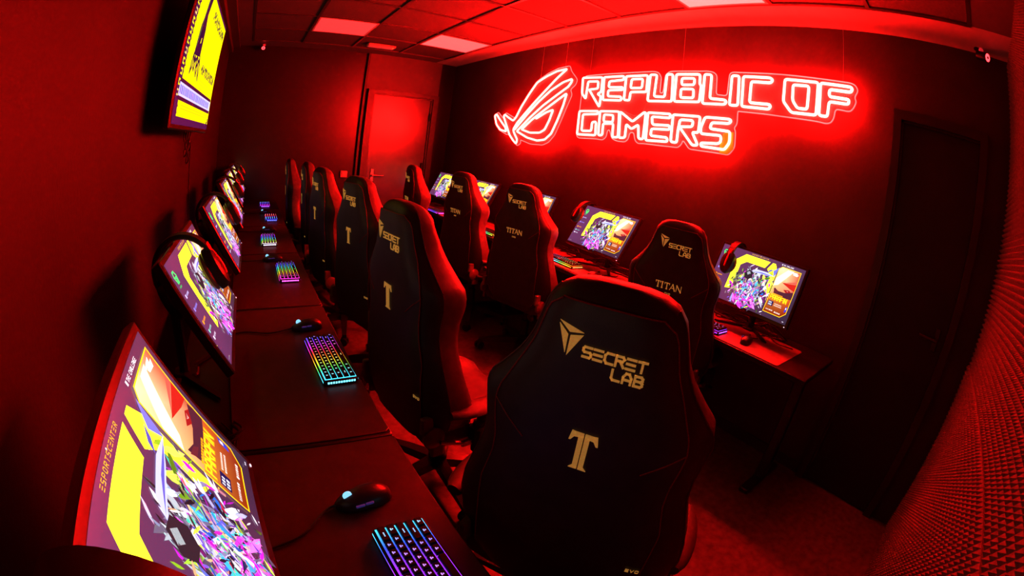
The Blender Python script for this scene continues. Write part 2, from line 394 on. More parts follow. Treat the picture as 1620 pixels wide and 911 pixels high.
# ================================================================== NEON SIGNS
SG = {
    'emblem': [[(3.485,2.298),(3.623,2.286),(3.764,2.247),(3.909,2.191),(4.016,2.079),(4.124,1.949),(4.19,1.846),(4.233,1.812),(4.329,1.847),(4.405,1.88),(4.423,1.858),(4.335,1.751),(4.268,1.668),(4.185,1.609),(4.127,1.579),(4.116,1.622),(4.185,1.686),(4.212,1.722),(4.159,1.789),(4.041,1.887),(3.9,2.0),(3.738,2.122),(3.61,2.218),(3.485,2.298)],[(4.183,1.722),(4.004,1.876),(3.837,2.003),(3.675,2.105),(3.517,2.174),(3.402,2.199),(3.401,2.173),(3.44,2.129),(3.579,2.059),(3.766,1.962),(3.948,1.846),(4.142,1.705),(3.953,1.648),(3.786,1.626),(3.674,1.641),(3.591,1.7),(3.53,1.821),(3.475,1.959),(3.448,2.069),(3.568,2.007),(3.727,1.923),(3.91,1.826),(4.064,1.725),(3.914,1.697),(3.763,1.702),(3.694,1.734),(3.645,1.82),(3.608,1.92),(3.706,1.895),(3.848,1.835)],[(4.571,1.886),(4.604,1.866),(4.545,1.771),(4.46,1.718),(4.338,1.698),(4.361,1.74),(4.491,1.826),(4.571,1.886)]],
    'R': [[(3.262,2.202),(3.027,2.196),(3.023,2.072),(3.063,2.055),(3.019,2.034),(3.024,1.945),(3.169,2.095),(3.066,2.101),(3.07,2.163),(3.19,2.166),(3.197,2.014),(3.25,2.063),(3.262,2.202)]],
    'E': [[(3.009,2.196),(2.793,2.199),(2.792,2.168),(2.944,2.159),(2.945,2.11),(2.793,2.108),(2.793,2.086),(2.944,2.085),(2.943,2.035),(2.799,2.032),(2.792,2.002),(2.994,2.004),(3.009,2.196)]],
    'P': [[(2.77,2.196),(2.555,2.2),(2.552,2.071),(2.707,2.069),(2.709,2.003),(2.766,2.006),(2.77,2.196)],[(2.709,2.171),(2.6,2.173),(2.6,2.102),(2.712,2.1),(2.709,2.171)]],
    'U': [[(2.532,2.204),(2.47,2.203),(2.476,2.038),(2.38,2.037),(2.379,2.205),(2.326,2.206),(2.313,2.006),(2.532,2.003),(2.532,2.204)]],
    'B': [[(2.296,2.206),(2.097,2.208),(2.094,2.14),(2.08,2.126),(2.083,2.014),(2.292,2.007),(2.296,2.206)],[(2.245,2.177),(2.139,2.178),(2.138,2.132),(2.243,2.129),(2.245,2.177)],[(2.244,2.1),(2.139,2.101),(2.135,2.039),(2.242,2.037),(2.244,2.1)]],
    'L': [[(2.061,2.209),(2.005,2.207),(2.003,2.043),(1.886,2.04),(1.874,2.028),(1.887,2.01),(2.058,2.005),(2.061,2.209)]],
    'I': [[(1.849,2.207),(1.796,2.207),(1.788,2.011),(1.85,2.009),(1.849,2.207)]],
    'C': [[(1.765,2.205),(1.572,2.208),(1.555,2.194),(1.57,2.175),(1.705,2.174),(1.706,2.037),(1.565,2.039),(1.557,2.028),(1.568,2.009),(1.76,2.008),(1.765,2.205)]],
    'O': [[(1.473,2.207),(1.253,2.209),(1.255,2.013),(1.416,2.007),(1.475,2.069),(1.473,2.207)],[(1.417,2.177),(1.312,2.18),(1.315,2.04),(1.379,2.038),(1.414,2.082),(1.417,2.177)]],
    'F': [[(1.238,2.208),(1.044,2.209),(1.035,2.197),(1.046,2.178),(1.179,2.176),(1.18,2.134),(1.052,2.134),(1.046,2.124),(1.057,2.106),(1.178,2.104),(1.183,2.015),(1.237,2.015),(1.238,2.208)]],
    'G': [[(3.252,1.909),(3.03,1.912),(3.031,1.887),(3.203,1.881),(3.195,1.742),(3.08,1.746),(3.082,1.819),(3.037,1.824),(3.025,1.713),(3.245,1.71),(3.252,1.909)]],
    'A': [[(3.007,1.912),(2.798,1.913),(2.778,1.713),(2.836,1.709),(2.845,1.816),(2.954,1.811),(2.948,1.718),(2.993,1.715),(3.007,1.912)],[(2.956,1.885),(2.857,1.883),(2.852,1.828),(2.952,1.827),(2.956,1.885)]],
    'M': [[(2.788,1.914),(2.652,1.841),(2.552,1.914),(2.533,1.915),(2.528,1.718),(2.572,1.718),(2.59,1.822),(2.652,1.784),(2.709,1.819),(2.706,1.715),(2.767,1.71),(2.788,1.914)]],
    'E2': [[(2.514,1.916),(2.309,1.916),(2.309,1.887),(2.472,1.888),(2.458,1.83),(2.305,1.834),(2.301,1.805),(2.462,1.8),(2.463,1.749),(2.313,1.748),(2.308,1.72),(2.503,1.712),(2.514,1.916)]],
    'R2': [[(2.287,1.913),(2.062,1.915),(2.062,1.806),(2.111,1.805),(2.053,1.723),(2.097,1.718),(2.223,1.833),(2.116,1.841),(2.114,1.884),(2.222,1.882),(2.229,1.811),(2.227,1.721),(2.279,1.723),(2.287,1.913)]],
    'S': [[(2.022,1.915),(1.838,1.918),(1.822,1.907),(1.838,1.889),(1.967,1.883),(1.976,1.842),(1.823,1.839),(1.817,1.769),(1.847,1.72),(2.028,1.72),(2.032,1.742),(1.901,1.752),(1.881,1.767),(1.886,1.806),(2.041,1.802),(2.047,1.842),(2.022,1.915)]],
    'patch': [[(1.881,1.822),(1.802,1.841),(1.789,1.734),(1.831,1.695),(1.888,1.695),(1.892,1.75),(1.87,1.775)]],
    'board': [(3.274,2.198),(3.241,2.223),(3.015,2.228),(2.785,2.23),(2.517,2.235),(2.469,2.226),(2.441,2.191),(2.439,2.069),(2.411,2.07),(2.406,2.206),(2.37,2.233),(2.308,2.235),(2.096,2.236),(2.056,2.238),(2.003,2.232),(1.973,2.208),(1.967,2.076),(1.883,2.073),(1.878,2.222),(1.855,2.236),(1.782,2.236),(1.601,2.24),(1.427,2.241),(1.248,2.239),(1.051,2.238),(1.021,2.229),(1.002,2.199),(1.024,2.157),(1.011,2.132),(1.027,2.092),(1.049,2.069),(1.14,2.071),(1.145,2.019),(1.16,1.989),(1.189,1.977),(1.249,1.981),(1.413,1.979),(1.578,1.979),(1.777,1.977),(1.792,1.978),(1.787,1.895),(1.805,1.867),(1.792,1.849),(1.784,1.748),(1.805,1.713),(1.824,1.693),(1.892,1.693),(2.048,1.691),(2.129,1.691),(2.188,1.746),(2.196,1.717),(2.222,1.69),(2.299,1.689),(2.388,1.687),(2.537,1.687),(2.585,1.683),(2.619,1.706),(2.638,1.762),(2.678,1.759),(2.684,1.709),(2.715,1.683),(2.799,1.684),(2.856,1.7),(2.89,1.766),(2.912,1.764),(2.918,1.708),(2.952,1.681),(3.022,1.685),(3.239,1.68),(3.268,1.7),(3.268,1.73)],
    'lboard': [[(3.471,2.331),(3.63,2.318),(3.771,2.28),(3.915,2.219),(4.024,2.116),(4.142,1.949),(4.235,1.844),(4.41,1.902),(4.455,1.842),(4.563,1.91),(4.622,1.877),(4.586,1.793),(4.508,1.715),(4.333,1.665),(4.307,1.673),(4.123,1.559),(4.068,1.589),(4.084,1.623),(3.906,1.589),(3.716,1.589),(3.632,1.62),(3.559,1.688),(3.495,1.822),(3.449,1.932),(3.393,2.058),(3.424,2.105),(3.361,2.149),(3.348,2.194),(3.39,2.233),(3.437,2.273)]],
}
XS = 2.90
def clean(p):
    q = [p[0]]
    for a in p[1:]:
        if math.dist(a, q[-1]) > .012: q.append(a)
    return q
def rounded(p, closed, r=.016):
    # round the corners of a polyline
    n = len(p); out = []
    for i in range(n):
        if not closed and i in (0, n-1): out.append(p[i]); continue
        a, b, c = Vector(p[i-1]), Vector(p[i]), Vector(p[(i+1) % n])
        da, dc = (a-b).length, (c-b).length; k1, k2 = min(r, da*.4), min(r, dc*.4)
        s, e = b + (a-b).normalized()*k1, b + (c-b).normalized()*k2
        for t in (0, .33, .67, 1): out.append(tuple(s*(1-t)**2 + b*2*t*(1-t) + e*t*t))
    return out
def neon(name, lines, parent, off=0.):
    mb = MB()
    for ln in lines:
        closed = math.dist(ln[0], ln[-1]) < .02
        p = clean(ln[:-1] if closed else ln); p = rounded(p, closed)
        mb.tube([(XS-off, y, z) for y, z in p],   .0092, 8, closed=closed)
    return mb.build(name, M_neon, parent)
def board(name, pts, parent):
    mb = MB(); p = rounded(clean(pts), True, .02)
    from mathutils.geometry import tessellate_polygon
    tri = tessellate_polygon([[Vector((y, z, 0)) for y, z in p]])
    i = mb.add([(XS+.014, y, z) for y, z in p]); j = mb.add([(XS+.019, y, z) for y, z in p]); n = len(p)
    for a, b, c in tri: mb.face((i+a, i+b, i+c)); mb.face((j+c, j+b, j+a))
    for k in range(n): mb.face((i+k, i+(k+1) % n, j+(k+1) % n, j+k))
    o = mb.build(name, M_acryl, parent, False)
    mb = MB(); mb.tube([(XS+.0165, y, z) for y, z in p], .0042, 6, closed=True)
    mb.build('painted_edge_glow', M_edge, o)
    return o
e1 = thing('neon_sign', 'red neon outline of a slanted winged eye emblem hung beside the lettering', 'neon sign', (0,0,0))
board('acrylic_board', SG['lboard'][0], e1)
for ln in SG['emblem']: neon('neon_tube', [ln], e1)
e2 = thing('neon_sign', 'red neon lettering reading REPUBLIC OF GAMERS in two rows on a clear board', 'neon sign', (0,0,0))
board('acrylic_board', SG['board'], e2)
for k in ('R','E','P','U','B','L','I','C','O','F','G','A','M','E2','R2','S'): neon('neon_letter', SG[k], e2)
mb = MB(); P = SG['patch'][0]; i = mb.add([(XS+.010, y, z) for y, z in P]); mb.face([i+k for k in range(len(P))][::-1])
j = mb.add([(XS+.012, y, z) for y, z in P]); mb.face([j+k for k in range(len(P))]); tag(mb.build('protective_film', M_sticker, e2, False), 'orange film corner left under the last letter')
for y, z in ((3.88,2.11),(3.53,2.30)): MB().tube([(XS+.016,y,z),(XS+.016,y+.004,H)], .0018, 5).build('hanging_wire', M_wire, e1)
for y in (3.20,2.26,1.10): MB().tube([(XS+.016,y,2.22),(XS+.016,y,H)], .0010, 5).build('hanging_wire', M_wire, e2)
mb = MB(); mb.tube(bez([(XS+.012,2.52,2.02),(XS+.004,2.55,1.96),(XS+.006,2.57,1.92),(XS+.012,2.65,1.89),(XS+.012,2.75,1.92)],6), .0022, 6)
mb.build('power_lead', mat('clear_lead', (.6,.3,.3), .3, noise=.05, nscale=30), e2)

# ================================================================== SCREEN ART (flat emissive shapes, one mesh)
def C3(r, g, b, k=1.): q = lin(r, g, b); return (q[0]*k, q[1]*k, q[2]*k)
class Art:
    def __init__(s, w, h, y0): s.w, s.h, s.y0, s.mb, s.k = w, h, y0, MB(), 0
    def pt(s, u, v): return ((u-.5)*s.w, s.y0 - .00012*s.k, (v-.5)*s.h)
    def poly(s, pts, col):
        s.mb.poly([s.pt(u, v) for u, v in pts], col)
    def up(s): s.k += 1; return s
    def line(s, pts, wd, col):       # wd in v units, aspect corrected
        a = s.w/s.h
        for q in stroke_quads([(u*a, v) for u, v in pts], wd): s.poly([(x/a, y) for x, y in q], col)
    def text(s, txt, u, v, h, col, w=.7, gap=.3, wd=.16):
        a = s.w/s.h
        qs, cx = text_quads(txt, u*a, v, h, w, gap, wd)
        for q in qs: s.poly([(x/a, y) for x, y in q], col)
    def bars(s, u, v, n, h, col, rng, wmin=.3, wmax=1.0):   # unreadably small print: little dashes
        x = u
        for _ in range(n):
            w = h*rng.uniform(wmin, wmax)*s.h/s.w
            s.poly([(x,v),(x+w,v),(x+w,v+h),(x,v+h)], col); x += w + h*.35*s.h/s.w

def promo_art(seed, left=True):
    A = Art(.545, .307, -.0128); R = random.Random(seed)
    bgT, bgB, bgL = C3(92,66,98), C3(62,50,72), C3(112,66,108)
    A.poly([(0,0),(1,0),(1,1),(0,1)], (bgL, bgB, bgT, bgL))
    A.up()
    for _ in range(26):
        u, v = R.random(), R.random(); d = .004
        A.poly([(u-d,v),(u,v-d*1.7),(u+d,v),(u,v+d*1.7)], R.choice([C3(255,220,60,1.2), C3(240,230,240), C3(150,110,160)]))
    # big yellow octagonal ring
    Y = C3(250,248,60,1.6)
    A.up()
    A.poly([(.20,.22),(.275,.25),(.275,.715),(.20,.78)], Y)
    A.poly([(.20,.78),(.275,.715),(.335,.80),(.30,.935)], Y)
    A.poly([(.30,.935),(.335,.80),(.555,.80),(.595,.935)], Y)
    A.poly([(.625,.935),(.585,.80),(.64,.70),(.70,.70),(.70,.82),(.66,.935)], Y)
    A.poly([(.70,.74),(.64,.70),(.64,.42),(.70,.36)], Y)
    A.poly([(.275,.40),(.42,.50),(.42,.58),(.275,.50)], C3(225,225,70,1.2))
    A.up()
    A.text('ESPORTSCENTER', .362, .957, .021, C3(235,190,60), .75, .62, .2)
    A.text('THE CHALLENGE', .745, .952, .020, C3(240,235,240,1.1), .62, .22, .2)
    A.poly([(.728,.95),(.738,.95),(.738,.975),(.728,.975)], C3(240,235,240,1.1))
    # menu column on the left
    G = C3(70,240,120,1.3)
    A.line([(.045,.90),(.035,.86),(.05,.80),(.075,.80),(.085,.86),(.07,.90),(.045,.90)], .016, G)
    A.line([(.05,.85),(.07,.85),(.06,.82)], .014, G); A.bars(.035,.755,4,.018,C3(60,200,110),R)
    for v, c in ((.66,(200,190,240)), (.53,(150,140,230)), (.40,(255,170,40)), (.31,(140,210,200)), (.24,(225,215,235))):
        A.poly([(.03,v),(.05,v),(.05,v+.034),(.03,v+.034)], C3(*c,1.1)); A.bars(.06,v+.006,5,.022,C3(*c,.9),R)
    A.bars(.02,.03,6,.014,C3(150,140,160),R)
    # collage of bright abstract shards, no figures
    pal = [(205,200,235),(200,195,225),(165,160,200),(235,230,240),(70,66,84),(95,88,110),(120,90,215),(90,70,170),(235,60,215),(190,40,190),(60,175,235),(40,110,200),(150,195,50),(215,235,90),
           (28,22,36),(40,34,52),(232,180,140),(250,240,245),(225,60,80),(70,230,200),(130,125,160),(52,46,66)]
    for k in range(640):
        if k % 64 == 0: A.up()
        u = .47 + R.gauss(0,.105); v = .36 + R.gauss(0,.19)
        if not (.18 < u < .72 and .02 < v < .78): continue
        if v > .25 + 1.9*(u-.12) or v > .80: continue
        an = rad(R.choice([35,50,65,120,140,80]) + R.gauss(0,14)); big = 1.2 - k/1000
        L = (R.uniform(.05,.10) if k < 170 else R.uniform(.028,.085))*big; wd = L*R.uniform(.12,.38)
        ca, sa = math.cos(an), math.sin(an); asp = A.h/A.w
        sh = [(-L,0),(-.5*L,wd*.8),(.1*L,wd),(L,wd*.3*R.random()),(.4*L,-wd*.7),(-.4*L,-wd*.6)] if k % 3 else [(-L*.6,-wd),(L,0),(-L*.1,wd),(-L*.6,wd*.4)]
        c = R.choice(pal)
        if v < .22 and R.random() < .45: c = R.choice([(235,60,215),(215,40,200),(250,120,230),(60,175,235)])
        if u > .55 and v > .5 and R.random() < .5: c = R.choice([(170,210,50),(225,245,100),(110,150,40)])
        if u < .32 and R.random() < .7: c = R.choice([(110,105,90),(80,75,70),(150,160,120),(60,52,66)])
        if v > .5 and u < .55 and R.random() < .6: c = R.choice([(60,56,66),(40,36,46),(160,180,185),(110,105,130),(190,200,210)])
        g = R.uniform(.8,1.5); cc = C3(*c, g); c2 = C3(*R.choice(pal), g*.8); f = R.uniform(0,.6)
        c2 = tuple(x*(1-f) + y*f for x, y in zip(cc, c2))
        A.poly([(u + (x*ca - y*sa)*asp, v + x*sa + y*ca) for x, y in sh], tuple(cc if i % 2 else c2 for i in range(len(sh))))
    A.up()
    # large lavender blade at the upper right of the collage
    A.poly([(.66,.80),(.715,.90),(.70,.76),(.69,.70)], C3(120,125,225,1.2)); A.poly([(.42,.66),(.60,.68),(.69,.71),(.60,.74),(.47,.73)], C3(190,195,245,1.2))
    A.up(); A.poly([(.44,.675),(.60,.69),(.68,.705),(.55,.705)], C3(110,110,210)); A.poly([(.60,.74),(.64,.78),(.66,.83),(.615,.79)], C3(90,100,200))
    A.poly([(.36,.60),(.40,.68),(.45,.66),(.46,.56),(.42,.50),(.37,.52)], C3(52,48,60)); A.poly([(.38,.62),(.41,.66),(.43,.62),(.40,.58)], C3(190,200,205))
    # poster on the right
    A.up()
    x0, x1, y0, y1 = .715, .962, .09, .925
    P = [(x0,y0),(x1-.05,y0),(x1,y0+.085),(x1,y1),(x0+.03,y1),(x0,y1-.05)]
    A.poly([(x0,y0),(x1-.05,y0),(x1,y0+.085),(x1,.42),(x0,.42)], (C3(150,60,20), C3(140,45,20), C3(160,60,25), C3(205,105,50), C3(215,140,70)))
    A.poly([(x0,.42),(x1,.42),(x1,y1),(x0+.03,y1),(x0,y1-.05)], (C3(225,170,110,1.1), C3(190,90,60), C3(205,110,80), C3(250,215,170,1.3), C3(250,205,160,1.3)))
    A.up()
    cream = C3(240,215,195,1.25)
    A.poly([(x0,.70),(x0+.10,y1-.02),(x0+.17,y1-.02),(x0+.05,.60),(x0,.56)], C3(250,225,190,1.4))
    A.poly([(.80,.66),(x1,.70),(x1,.58),(.90,.60)], C3(205,50,40)); A.poly([(.82,.665),(x1,.76),(x1,.71)], C3(215,110,95))
    A.poly([(.74,.54),(.79,.50),(.86,.505),(.95,.56),(x1,.50),(x1,.43),(.84,.41),(.75,.44)], C3(92,48,66))
    A.poly([(.84,.55),(.90,.575),(.93,.545),(.88,.51)], C3(175,40,42)); A.poly([(.87,.555),(.90,.56),(.89,.535)], C3(245,205,195))
    A.poly([(.735,.52),(.78,.50),(.80,.46),(.75,.47)], C3(130,50,60))
    A.poly([(.84,.88),(.93,.90),(.92,.87)], C3(255,250,245,1.4)); A.poly([(.88,.87),(.945,.875),(.93,.84),(.885,.85)], C3(255,245,240,1.2))
    A.up()
    gold = C3(250,170,20,1.2)
    A.text('PARAFIN', x0+.018, .335, .075, gold, .52, .20, .26); A.bars(x0+.03,.425,8,.016,gold,R,.8,2.0)
    A.up()
    A.text('PARAFIN', x0+.019, .337, .073, C3(255,215,50,1.3), .52, .20, .12)
    A.poly([(x0+.018,.215),(x0+.075,.215),(x0+.075,.30),(x0+.018,.30)], C3(35,32,95))
    A.poly([(x1-.028,.19),(x1-.006,.21),(x1-.008,.30),(x1-.03,.28)], C3(60,70,190,1.2))
    A.up()
    for v in (.225,.262): A.bars(x0+.024,v,3,.026,C3(240,240,250),R,.4,.7)
    for v in (.235,.265): A.bars(x0+.09,v,9,.016,C3(245,225,215),R)
    A.bars(x0+.02,.135,8,.02,C3(240,230,225),R); A.bars(x0+.12,.125,6,.024,C3(250,235,230),R)
    A.poly([(x1-.024,.24),(x1-.012,.25),(x1-.016,.28),(x1-.026,.27)], C3(245,245,255,1.1))
    A.up()
    A.line(P + [P[0]], .009, C3(250,205,30,1.4))
    A.bars(.955,.03,2,.014,C3(220,215,230),R)
    return A.mb.mesh('display', M_screen, False)
ART = {}
def art(i):
    if i not in ART: ART[i] = promo_art(11 + i)
    return ART[i]

# ================================================================== TELEVISION
TVW, TVH = 1.1, .62
tv = thing('television', 'large wall television showing a yellow promotional slide', 'television', (.142,2.653,1.827), rot=(rad(3), 0, rad(90-1.3)))
mb = MB(); mb.rbox((-.565,-.004,-.33), (.565,.028,.325), .008); mb.box((-.40,.028,-.22), (.40,.058,.16)); mb.build('casing', M_blackpl, tv)
mb = MB(); mb.rbox((-.12,.058,-.12), (.12,.075,.12), .006); mb.box((-.03,.07,-.05), (.03,.128,.05)); mb.build('wall_bracket', M_metal, tv)
A = Art(TVW, TVH, -.0048); R = random.Random(3)
PUR = C3(62,28,84); YEL = C3(245,238,8,.95); DK = C3(45,20,66)
A.poly([(0,0),(1,0),(1,1),(0,1)], PUR); A.up()
A.poly([(.065,.05),(1,.05),(1,.975),(.065,.975)], YEL); A.up()
for k in range(13):      # column of block glyphs down the left border
    v = .17 + k*.064; c = YEL if k % 4 else C3(220,200,120)
    A.poly([(.012,v),(.048,v),(.048,v+.012),(.012,v+.012)], c); A.poly([(.012,v+.03),(.048,v+.03),(.048,v+.042),(.012,v+.042)], c)
    A.poly([(.012,v),(.022,v),(.022,v+.042),(.012,v+.042)] if k % 2 else [(.038,v),(.048,v),(.048,v+.042),(.038,v+.042)], c)
for k in range(22):      # ragged dark edge
    v = .06 + k*.042; A.poly([(.06,v),(.07+.012*R.random(),v+.01),(.06,v+.03)], PUR)
# dark sleeve reaching down to an open yellow hand, plain outline shapes
A.poly([(.235,.975),(.33,.975),(.30,.80),(.335,.70),(.345,.60),(.35,.505),(.28,.49),(.20,.48),(.205,.60),(.21,.69),(.245,.80)], DK)
A.poly([(.245,.95),(.26,.95),(.235,.66),(.215,.52),(.208,.55),(.225,.70)], C3(90,130,60)); A.up()
A.poly([(.28,.58),(.30,.59),(.30,.63),(.285,.62)], YEL)
for p in ([(.20,.48),(.185,.42),(.18,.35),(.205,.39),(.215,.44)], [(.24,.48),(.235,.40),(.255,.38),(.265,.45)], [(.29,.49),(.30,.40),(.33,.36),(.335,.46)], [(.35,.50),(.36,.41),(.395,.345),(.385,.45)]):
    A.line(p + [p[0]], .022, DK)
A.line([(.20,.48),(.24,.44),(.28,.47),(.31,.42),(.35,.48)], .024, DK)
def glyphs(u, v, n, h, col):
    for k in range(n):
        for _ in range(6):
            du, dv = R.random()*.030, R.choice([0,.33,.66])*h
            A.poly([(u+du,v+dv),(u+du+.017,v+dv),(u+du+.017,v+dv+h*.34),(u+du,v+dv+h*.3)], col)
        u += .05
glyphs(.46,.845,10,.075,DK); glyphs(.46,.41,10,.075,DK)
for v in (.355,.33,.30,.12,.10): A.poly([(.46 if v > .2 else .12,v),(.94,v),(.94,v+.008),(.46 if v > .2 else .12,v+.008)], C3(205,195,20,1.1))
A.poly([(.04,.15),(.985,.15),(.985,.285),(.04,.285)], DK); A.up()
A.poly([(.045,.175),(.985,.175),(.985,.26),(.045,.26)], C3(190,195,250,1.1)); A.up()
A.bars(.06,.19,27,.055,C3(120,120,215),R,.5,.9)
A.poly([(.93,.03),(.96,.03),(.96,.07),(.93,.07)], DK); A.poly([(.965,.06),(.985,.06),(.985,.10),(.965,.10)], DK)
o = D.objects.new('display', A.mb.mesh('tv_display', M_screen, False)); COL.objects.link(o); o.parent = tv
t = thing('hanging_cable', 'thin black cables dangling under the wall television', 'cable', (0,0,0))
for k, (y, z1) in enumerate(((2.95,1.37),(3.05,1.33),(3.12,1.40))):
    MB().tube(bez([(.05,y,1.56),(.035,y+.02,1.48),(.05,y+.06,z1+.02),(.03,y+.10,z1),(.035,y+.13,z1+.08),(.03,y+.10,z1+.13)],6), .004, 6).build('cable', M_cable, t)

MB().tube(bez([(.05,3.30,1.56),(.02,3.36,1.50),(.008,3.46,1.40),(.007,3.50,1.1),(.007,3.49,.75)],6), .004, 6).build('cable', M_cable, t)

# ================================================================== DESKS AND MATS
rowL = ['nearest the camera','second from the camera','third from the camera','fourth from the camera','fifth from the camera','last before the back wall']
rowR = ['nearest the camera','second from the camera','third from the camera','fourth from the camera','last before the back wall']
def desk_meshes(w, d):
    top = MB().rbox((-w/2,-d/2,.71), (w/2,d/2,.74), .006).mesh('desk_top', M_desk)
    mb = MB(); mb.rbox((-.03,-d/2+.06,0), (.03,d/2-.06,.03), .01); mb.rbox((-.03,-.04,.03), (.03,.04,.69), .01); mb.rbox((-.025,-d/2+.08,.685), (.025,d/2-.08,.71), .005)
    leg = mb.mesh('leg', M_metal)
    beam = MB().box((-w/2+.12,.02,.62), (w/2-.12,.06,.69)).mesh('cross_beam', M_metal)
    return top, leg, beam
def inst(name, me, parent=None, loc=(0,0,0), rot=(0,0,0)):
    o = D.objects.new(name, me); COL.objects.link(o); o.parent = parent; o.location = loc; o.rotation_euler = rot
    return o
dmL = desk_meshes(.963, .60); dmR = desk_meshes(.963, .54)
def desk(dm, loc, rz, w, label, group):
    t = thing('gaming_desk', label, 'desk', loc, rz, group)
    inst('desk_top', dm[0], t); inst('leg', dm[1], t, (-w/2+.09,0,0)); inst('leg', dm[1], t, (w/2-.09,0,0)); inst('cross_beam', dm[2], t)
YL = [.816 + PITCH*k for k in range(6)]; YL[5] = 5.497
for k in range(6):
    w = .963 if k < 5 else .963
    if k == 5:
        dm5 = desk_meshes(.80, .60); desk(dm5, (.482, 5.568, 0), rad(90), .80, f'black gaming desk along the left wall, {rowL[k]}', 'desks along the left wall')
    else: desk(dmL, (.482, YL[k], 0), rad(90), .963, f'black gaming desk along the left wall, {rowL[k]}', 'desks along the left wall')
YR = [.857 + .4835 + PITCH*k for k in range(5)]
for k in range(5):
    desk(dmR, (2.451+.27, YR[k], 0), rad(-90), .963, f'black gaming desk under the neon sign wall, {rowR[k]}', 'desks along the sign wall')
mm = MB().rbox((-.472,-.21,0), (.472,.21,.004), .012).mesh('desk_mat', M_mat)
mm5 = MB().rbox((-.39,-.21,0), (.39,.21,.004), .012).mesh('desk_mat', M_mat)
for k in range(6):
    tag(inst('desk_mat', mm5 if k == 5 else mm, None, (.568, 5.568 if k == 5 else YL[k], DZ), (0,0,rad(90))), f'dark leatherette desk mat on the left-wall desk {rowL[k]}', 'desk mat', 'desk mats on the left-wall desks')
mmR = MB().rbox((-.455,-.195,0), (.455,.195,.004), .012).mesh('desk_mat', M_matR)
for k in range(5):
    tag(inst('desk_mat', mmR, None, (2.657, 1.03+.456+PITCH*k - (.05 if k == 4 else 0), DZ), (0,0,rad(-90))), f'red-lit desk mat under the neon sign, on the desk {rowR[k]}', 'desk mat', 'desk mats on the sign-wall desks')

# ================================================================== MONITORS
MW, MH = .575, .338
pm = MB(); pm.rbox((-MW/2,-.012,-MH/2-.004), (MW/2,.016,MH/2), .004)
pm.loft([[(-.20,.016,-.13),(.20,.016,-.13),(.20,.016,.10),(-.20,.016,.10)], [(-.14,.048,-.10),(.14,.048,-.10),(.14,.048,.06),(-.14,.048,.06)]], True, True)
M_bez = mat('monitor_bezel_black', (.028,.02,.022), .28, spec=.6, noise=.1, nscale=40)
ME_panel = pm.mesh('panel_housing', M_bez)
ME_led = MB().box((.268,-.0135,-.166), (.274,-.012,-.162)).mesh('power_light', mat('white_power_light', (.5,.5,.5), .4, emit=(1.2,1.1,1.3), noise=.02, nscale=20))
def foot_mesh():
    mb = MB(); mb.rbox((-.035,.05,.0), (.035,.14,.012), .01)
    for s in (-1, 1):
        mb.loft([[(s*.02-.018,.10,0),(s*.02+.018,.10,0),(s*.02+.018,.10,.014),(s*.02-.018,.10,.014)], [(s*.17-.012,-.03,0),(s*.17+.012,-.03,0),(s*.17+.012,-.03,.008),(s*.17-.012,-.03,.008)]], True, True)
    return mb.mesh('foot', M_blackm)
ME_foot = foot_mesh()
def monitor(loc, rz, tilt, zc, ai, label, group, y0=.0):
    t = thing('monitor', label, 'monitor', loc, rz, group)
    p = inst('panel_housing', ME_panel, t, (0,0,zc), (rad(-tilt),0,0))
    inst('display', art(ai), p); inst('power_light', ME_led, p)
    inst('foot', ME_foot, t, (0,0,.0))
    mb = MB(); tt = rad(tilt); hub = Vector((0, math.cos(tt)*.05 + 0, zc - .0 - math.sin(tt)*.05 + .0))
    mb.tube([(0,.10,.008), (0,.10,zc-.07), hub], .02, 10); mb.build('stand_column', M_blackm, t)
    return t, Matrix.Translation(loc) @ Matrix.Rotation(rz, 4, 'Z') @ Matrix.Translation((0,0,zc)) @ Matrix.Rotation(rad(-tilt), 4, 'X')
ML = [(.326,.791,1.7,29.4,1.033,0), (.299,1.734,-.6,30.4,1.028,0), (.315,2.64,0,30,1.028,0), (.315,3.67,0,30,1.03,1), (.30,4.62,0,30,1.03,0), (.295,5.58,0,30,1.03,0)]
dL = ['at the bottom left of view, headset over its near end', 'with a headset hung over its middle, second along the left wall', 'third along the left wall', 'fourth along the left wall', 'fifth along the left wall', 'at the far end of the left wall']
MON_L, MON_R = [], []
for (x, y, yw, tl, zc, ai), d in zip(ML, dL):
    MON_L.append(monitor((x, y, DZ+.0045), rad(90+yw), tl, zc-DZ-.0045, ai, f'bright tilted monitor {d}', 'monitors along the left wall')[1])
MR = [(2.741,1.397,-1,21.5,1.024), (2.722,2.612,-2.4,28,1.021), (2.762,3.556,0,22,1.013), (2.745,4.46,0,27,1.01), (2.75,5.32,0,25,1.01)]
dR = ['nearest the camera, right of the chair reading TITAN', 'second from the camera, left of the nearest one there', 'third from the camera, half hidden by a chair back', 'fourth from the camera, half hidden by a chair back', 'farthest, hidden behind a chair']
for (x, y, yw, tl, zc), d in zip(MR, dR):
    MON_R.append(monitor((x, y, DZ+.0045), rad(-90+yw), tl, zc-DZ-.0045, 0, f'bright monitor under the neon sign, {d}', 'monitors along the sign wall')[1])

